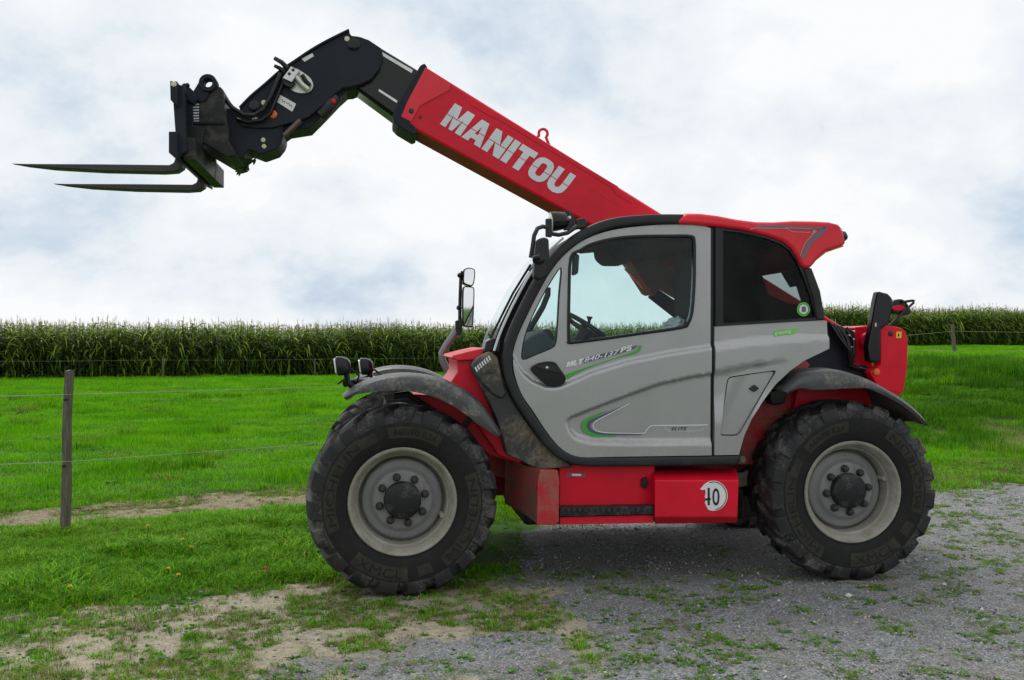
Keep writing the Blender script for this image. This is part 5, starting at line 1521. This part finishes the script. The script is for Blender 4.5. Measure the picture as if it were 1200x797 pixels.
# hydraulic coupler
cp = prism('coupler_plate', cr([(335, 90), (344, 80), (354, 84), (364, 92), (367, 101), (362, 108), (350, 109), (340, 104)], True, 3), VH - 0.012, VH, 'zinc', TH, 0.003)
prism('coupler_block', [(331, 91.5), (341, 77.5), (351, 83), (342, 96.5)], VH - 0.075, VH - 0.012, 'chrome', cp, 0.004)
prism('coupler_backing', [(330, 93), (338, 86), (346, 97), (342, 103), (334, 100)], VH - 0.05, VH - 0.011, 'ink', cp, 0.003)
tube('coupler_pipe', [T3(347, 90, VH - 0.05), T3(353, 98, VH - 0.05), T3(361, 105, VH - 0.04)], 0.02, 'zinc', cp, 12)
tube('coupler_pipe', [T3(354, 88, VH - 0.05), T3(359, 96, VH - 0.05), T3(363, 100, VH - 0.03)], 0.016, 'steel_worn', cp, 12)
tube('coupler_tip', [T3(337, 80, VH - 0.05), T3(330, 73, VH - 0.06), T3(321.5, 68, VH - 0.06)], [0.018, 0.017, 0.014], 'steel_worn', cp, 12)
tube('coupler_tip', [T3(334, 84, VH - 0.03), T3(327, 79.5, VH - 0.03), T3(321.5, 77, VH - 0.03)], [0.016, 0.015, 0.012], 'steel_worn', cp, 12)
for x, y in ((339, 86.5), (343.5, 82)): disc_part('coupler_bolt', x, y, VH - 0.075, 0.012, 0.01, 'ink', cp, 10)
tube('hydraulic_hose', [T3(329, 86, VH - 0.03), T3(324, 98, VH - 0.035), T3(318, 112, VH - 0.035), T3(309, 128, VH - 0.04), T3(297, 135.5, VH - 0.05), T3(285, 134.5, VH - 0.06), T3(272, 126, VH - 0.06), T3(263, 115, VH - 0.05)], 0.017, 'gloss_black', hd, 10)
tube('hydraulic_hose', [T3(332, 96, VH - 0.02), T3(327, 108, VH - 0.02), T3(322, 120, VH - 0.025), T3(317, 133, VH - 0.03), T3(306, 141, VH - 0.03), T3(290, 143, VH - 0.03), T3(278, 140, VH)], 0.013, 'gloss_black', hd, 10)
# linkage under the head
lk = prism('head_linkage', [(262, 126), (281, 128), (300, 140), (332, 146), (331.5, 161), (329.5, 167), (323, 175), (306, 181), (297, 177.5), (290, 175), (285, 184), (273, 188), (262, 184), (256, 158)], VH + 0.02, VH + 0.36, 'steel_black', TH, 0.010)
for x, y in ((308.3, 164), (309.3, 171.5)): disc_part('grease_nipple', x, y, VH + 0.016, 0.017, 0.012, 'cream', lk, 14)

# ---- quick hitch, carriage and forks
VQ = -0.32
qh = prism('quick_hitch', [(214, 148), (222, 122), (229, 108), (240, 116), (252, 101), (258, 101), (262, 106), (262.5, 128), (266, 142), (268, 164), (277, 182), (267, 185), (252, 176), (235, 166), (217, 156)], VQ, VQ + 0.70, 'steel_worn', TH, 0.012)
hu_, hz_ = S(243.5, 97, VQ - 0.03)
bm = bmesh.new()
lathe(bm, [(0.030, 0.10), (0.030, 0.0), (0.034, -0.006), (0.058, -0.006), (0.062, 0.0), (0.062, 0.10)], 28, (hu_, VQ - 0.03, hz_))
link('hitch_eye', bm2(bm, 'hitch_eye'), 'steel_black', qh, 40)
prism('hitch_hook', [(225.5, 108), (234, 94), (246, 109), (241, 117), (234, 120)], VQ - 0.02, VQ + 0.08, 'steel_black', qh, 0.006)
prism('hitch_arm', rnd([(213, 98), (217, 97), (227, 107), (232, 116), (226, 122), (217, 116)], 2), VQ - 0.06, VQ + 0.02, 'steel_black', qh, 0.006)
for k in range(7):
    y0 = 121.5 + k * 3.3
    flat('hitch_scale_bar', [(224.3, y0 + 0.4), (233.3, y0), (233.1, y0 + 1.6), (224.2, y0 + 2.0)], VQ, 'lightgrey', qh, 0.004)
# worn cross-head lugs and bolts on the hitch
prism('hitch_rib', [(222, 142), (262, 142), (262, 145), (221, 145.5)], VQ - 0.02, VQ + 0.02, 'steel_black', qh, 0.004)
prism('hitch_plate', [(214, 150), (226, 146), (240, 150), (236, 172), (217, 164)], VQ - 0.05, VQ + 0.02, 'steel_worn', qh, 0.008)
VC = -0.72
bar1 = SS([(199, 94.5), (207.5, 95), (207.5, 123.5), (199.5, 117)], VC)
bar2 = SS([(197.5, 154), (207, 154), (207.5, 184.5), (197.5, 179)], VC)
ca_ = prism_uz('fork_carriage', bar2, VC, -VC, 'steel_black', TH, 0.006)
prism_uz('carriage_bar', bar1, VC, -VC, 'steel_black', ca_, 0.006)
midu = [(bar1[1][0] - 0.045, bar1[0][1] - 0.01), (bar1[1][0] + 0.03, bar1[0][1] - 0.01), (bar2[1][0] + 0.05, bar2[2][1] + 0.05), (bar2[1][0] - 0.01, bar2[2][1] + 0.02)]
for v0 in (-0.66, -0.36, 0.30, 0.60):
    prism_uz('carriage_upright', midu, v0, v0 + 0.06, 'steel_black', ca_, 0.006)
prism_uz('carriage_web', [(bar2[0][0] + 0.07, bar2[0][1] - 0.01), (bar2[0][0] + 0.15, bar2[0][1] - 0.02), (bar2[0][0] + 0.15, bar2[2][1] + 0.01), (bar2[0][0] + 0.07, bar2[2][1] + 0.01)], -0.60, 0.66, 'steel_worn', ca_, 0.004)
nip = disc_part('grease_nipple', 203.5, 98.5, VC - 0.003, 0.019, 0.014, 'cream', ca_, 16)
disc_part('carriage_bolt', 219.5, 99, VC + 0.3, 0.012, 0.03, 'bolt', ca_, 10)
VN = -0.49
fk = [(10.5, 190.3), (30, 191), (120, 192.2), (198, 193.2), (203.5, 190.5), (205.5, 184), (206, 150), (205, 102), (213.5, 102), (214.5, 150), (215.5, 188), (213, 196), (206, 200.5), (190, 201.6), (120, 200), (60, 196.6), (30, 193.6)]
fuz = SS(fk, VN)
for v0 in (VN, VN + 0.86):
    bm = bmesh.new(); add_prism(bm, fuz, v0, v0 + 0.125)
    tipu = fuz[0][0]
    for q in bm.verts:
        f = float(ss(0.0, 0.28, q.co.x - tipu))
        q.co.y = v0 + 0.0625 + (q.co.y - v0 - 0.0625) * (0.42 + 0.58 * f)
    link('fork', bm2(bm, 'fork'), 'fork', TH, 38, 0.007)
# ------------------------------------------------------------------ small things
SPRIG = leafmat('sprig_leaf', [(0.0, (0.02, 0.05, 0.015)), (1.0, (0.06, 0.12, 0.04))])
s = Soup()
q = np.random.default_rng(5)
for k in range(14):
    f = k / 13
    a = q.uniform(0, 6.28)
    c0_ = np.array([-0.10 * f + 0.0, 0, -0.085 * f])
    d = np.array([math.cos(a) * .7 - .4, math.sin(a) * .5, -0.5 + q.normal(0, .4)]); d /= np.linalg.norm(d)
    L = q.uniform(0.04, 0.075); sdv = np.cross(d, [q.normal(), 1, q.normal()]); sdv /= np.linalg.norm(sdv)
    s.strip([c0_ + d * L * g for g in (0, .3, .65, 1)], [0.006, 0.026, 0.022, 0.002], sdv, 0, q.random())
s.strip([np.array([0.03, 0, 0.03]), np.array([-0.05, 0, -0.045]), np.array([-0.1, 0, -0.085])], [0.01, 0.008, 0.004], np.array([0.5, 0, -0.8]), 0, 0.2)
pu, pz = S(299, 186, -0.1)
sp_ = bpy.data.objects.new('leaf_sprig', s.mesh('leaf_sprig', [SPRIG])); COL.objects.link(sp_)
sp_.location = (OX + pu * UX + 0.1 * UY, OY + pu * UY - 0.1 * UX, pz)
sp_.rotation_euler = (0, 0, YAW)
tag(sp_, 'small torn green sprig hanging below the boom head', 'sprig')
# dandelions
m, t, b, o = newmat('dandelion_yellow')
b.inputs['Base Color'].default_value = (0.80, 0.52, 0.01, 1); b.inputs['Roughness'].default_value = 0.7
M['dandelion'] = m
def dandelion(px, py, label, h=0.11, r=0.016):
    x, y = GP(px, py, h)
    z = float(height(x, y))
    root = empty('dandelion', None, (x, y, z))
    tube('stem', [(0, 0, -0.01), (0.005, 0, h * .5), (0, 0.004, h)], 0.0025, WEED, root, 5)
    s = Soup()
    for k in range(26):
        a = k * 2.4; el = 0.15 + 0.9 * (k / 26)
        d = np.array([math.cos(a) * math.cos(el), math.sin(a) * math.cos(el), math.sin(el)])
        s.strip([np.array([0, 0, h]), np.array([0, 0, h]) + d * r * .6, np.array([0, 0, h]) + d * r], [0.002, 0.006, 0.005], np.array([-math.sin(a), math.cos(a), 0]))
    f = bpy.data.objects.new('flower_head', s.mesh('flower_head', [m])); COL.objects.link(f); f.parent = root
    tag(root, label, 'flower', 'dandelions in the verge')
for px, py, lab in ((214, 633, 'yellow dandelion highest up in the lush verge grass'), (224.5, 641, 'yellow dandelion close below the highest one in the verge'), (197, 666, 'yellow dandelion in mid verge, left of its close neighbour'),
                    (209, 674, 'yellow dandelion in mid verge, right of its close neighbour'), (82, 688, 'yellow dandelion alone near the sandy edge, leftmost of all'), (173, 617, 'small pale yellow dandelion beside the bare dirt strip')):
    dandelion(px, py, lab, 0.075, 0.016)
# dead leaf, pale stone, straws
M['rust'] = paint('dead_leaf', (0.34, 0.07, 0.025), 0.8, dust=0.3)
M['straw'] = paint('straw', (0.26, 0.20, 0.12), 0.8, dust=0.2)
M['pale'] = paint('pale_stone', (0.55, 0.52, 0.45), 0.8, dust=0.3)
x, y = GP(312, 667, 0.07)
bm = bmesh.new()
for k in range(7):
    a = -0.3 + k * 0.83 + random.uniform(-.35, .35); L = random.uniform(0.018, 0.05)
    c0 = bm.verts.new((0, 0, 0.004 * k)); l1 = bm.verts.new((L * .55 * math.cos(a - .35), L * .4 * math.sin(a - .35), 0.02 + .01 * (k % 2))); tp_ = bm.verts.new((L * math.cos(a), L * .8 * math.sin(a), 0.012 * (k % 3))); r1 = bm.verts.new((L * .55 * math.cos(a + .35), L * .4 * math.sin(a + .35), 0.018))
    bm.faces.new((c0, l1, tp_, r1))
lf = link('dead_leaf', bm2(bm, 'dead_leaf'), 'rust', None)
lf.location = (x, y, float(height(x, y)) + 0.06); lf.rotation_euler = (R(35), R(15), 0.2)
tag(lf, 'rust brown withered dock leaves in the grass beside the front tyre', 'leaf')
x, y = GP(994.5, 697, 0.015)
bm = bmesh.new(); bmesh.ops.create_icosphere(bm, subdivisions=2, radius=1)
for v_ in bm.verts: v_.co = Vector((v_.co.x * 0.022, v_.co.y * 0.018, v_.co.z * 0.016)) * random.uniform(.85, 1.1)
so = link('pale_stone', bm2(bm, 'pale_stone'), 'pale', None, 60)
so.location = (x, y, float(height(x, y)) + 0.012)
tag(so, 'pale round stone lying on the gravel below the rear tyre', 'stone')
for (x0, y0, x1, y1, r_, lab) in ((980, 684, 1076, 685.5, 0.006, 'long brown straw lying on the gravel below the rear tyre'), (958, 766, 970, 772, 0.005, 'short pale straw on the gravel near the bottom edge'), (1163, 757, 1172, 766, 0.005, 'short slanting pale straw on the gravel in the lower right corner'), (1182, 681, 1200, 683, 0.006, 'brown twig on the gravel at the right picture edge')):
    a, c = GP(x0, y0), GP(x1, y1)
    P = []
    for k in range(9):
        f = k / 8
        xx, yy = a[0] + (c[0] - a[0]) * f, a[1] + (c[1] - a[1]) * f + 0.012 * math.sin(f * 5)
        P.append((xx, yy, float(height(xx, yy)) + 0.012 + 0.006 * math.sin(f * 9)))
    ob = tube('straw', P, r_ * 0.5, 'straw', None, 6)
    tag(ob, lab, 'straw', 'straws on the gravel')
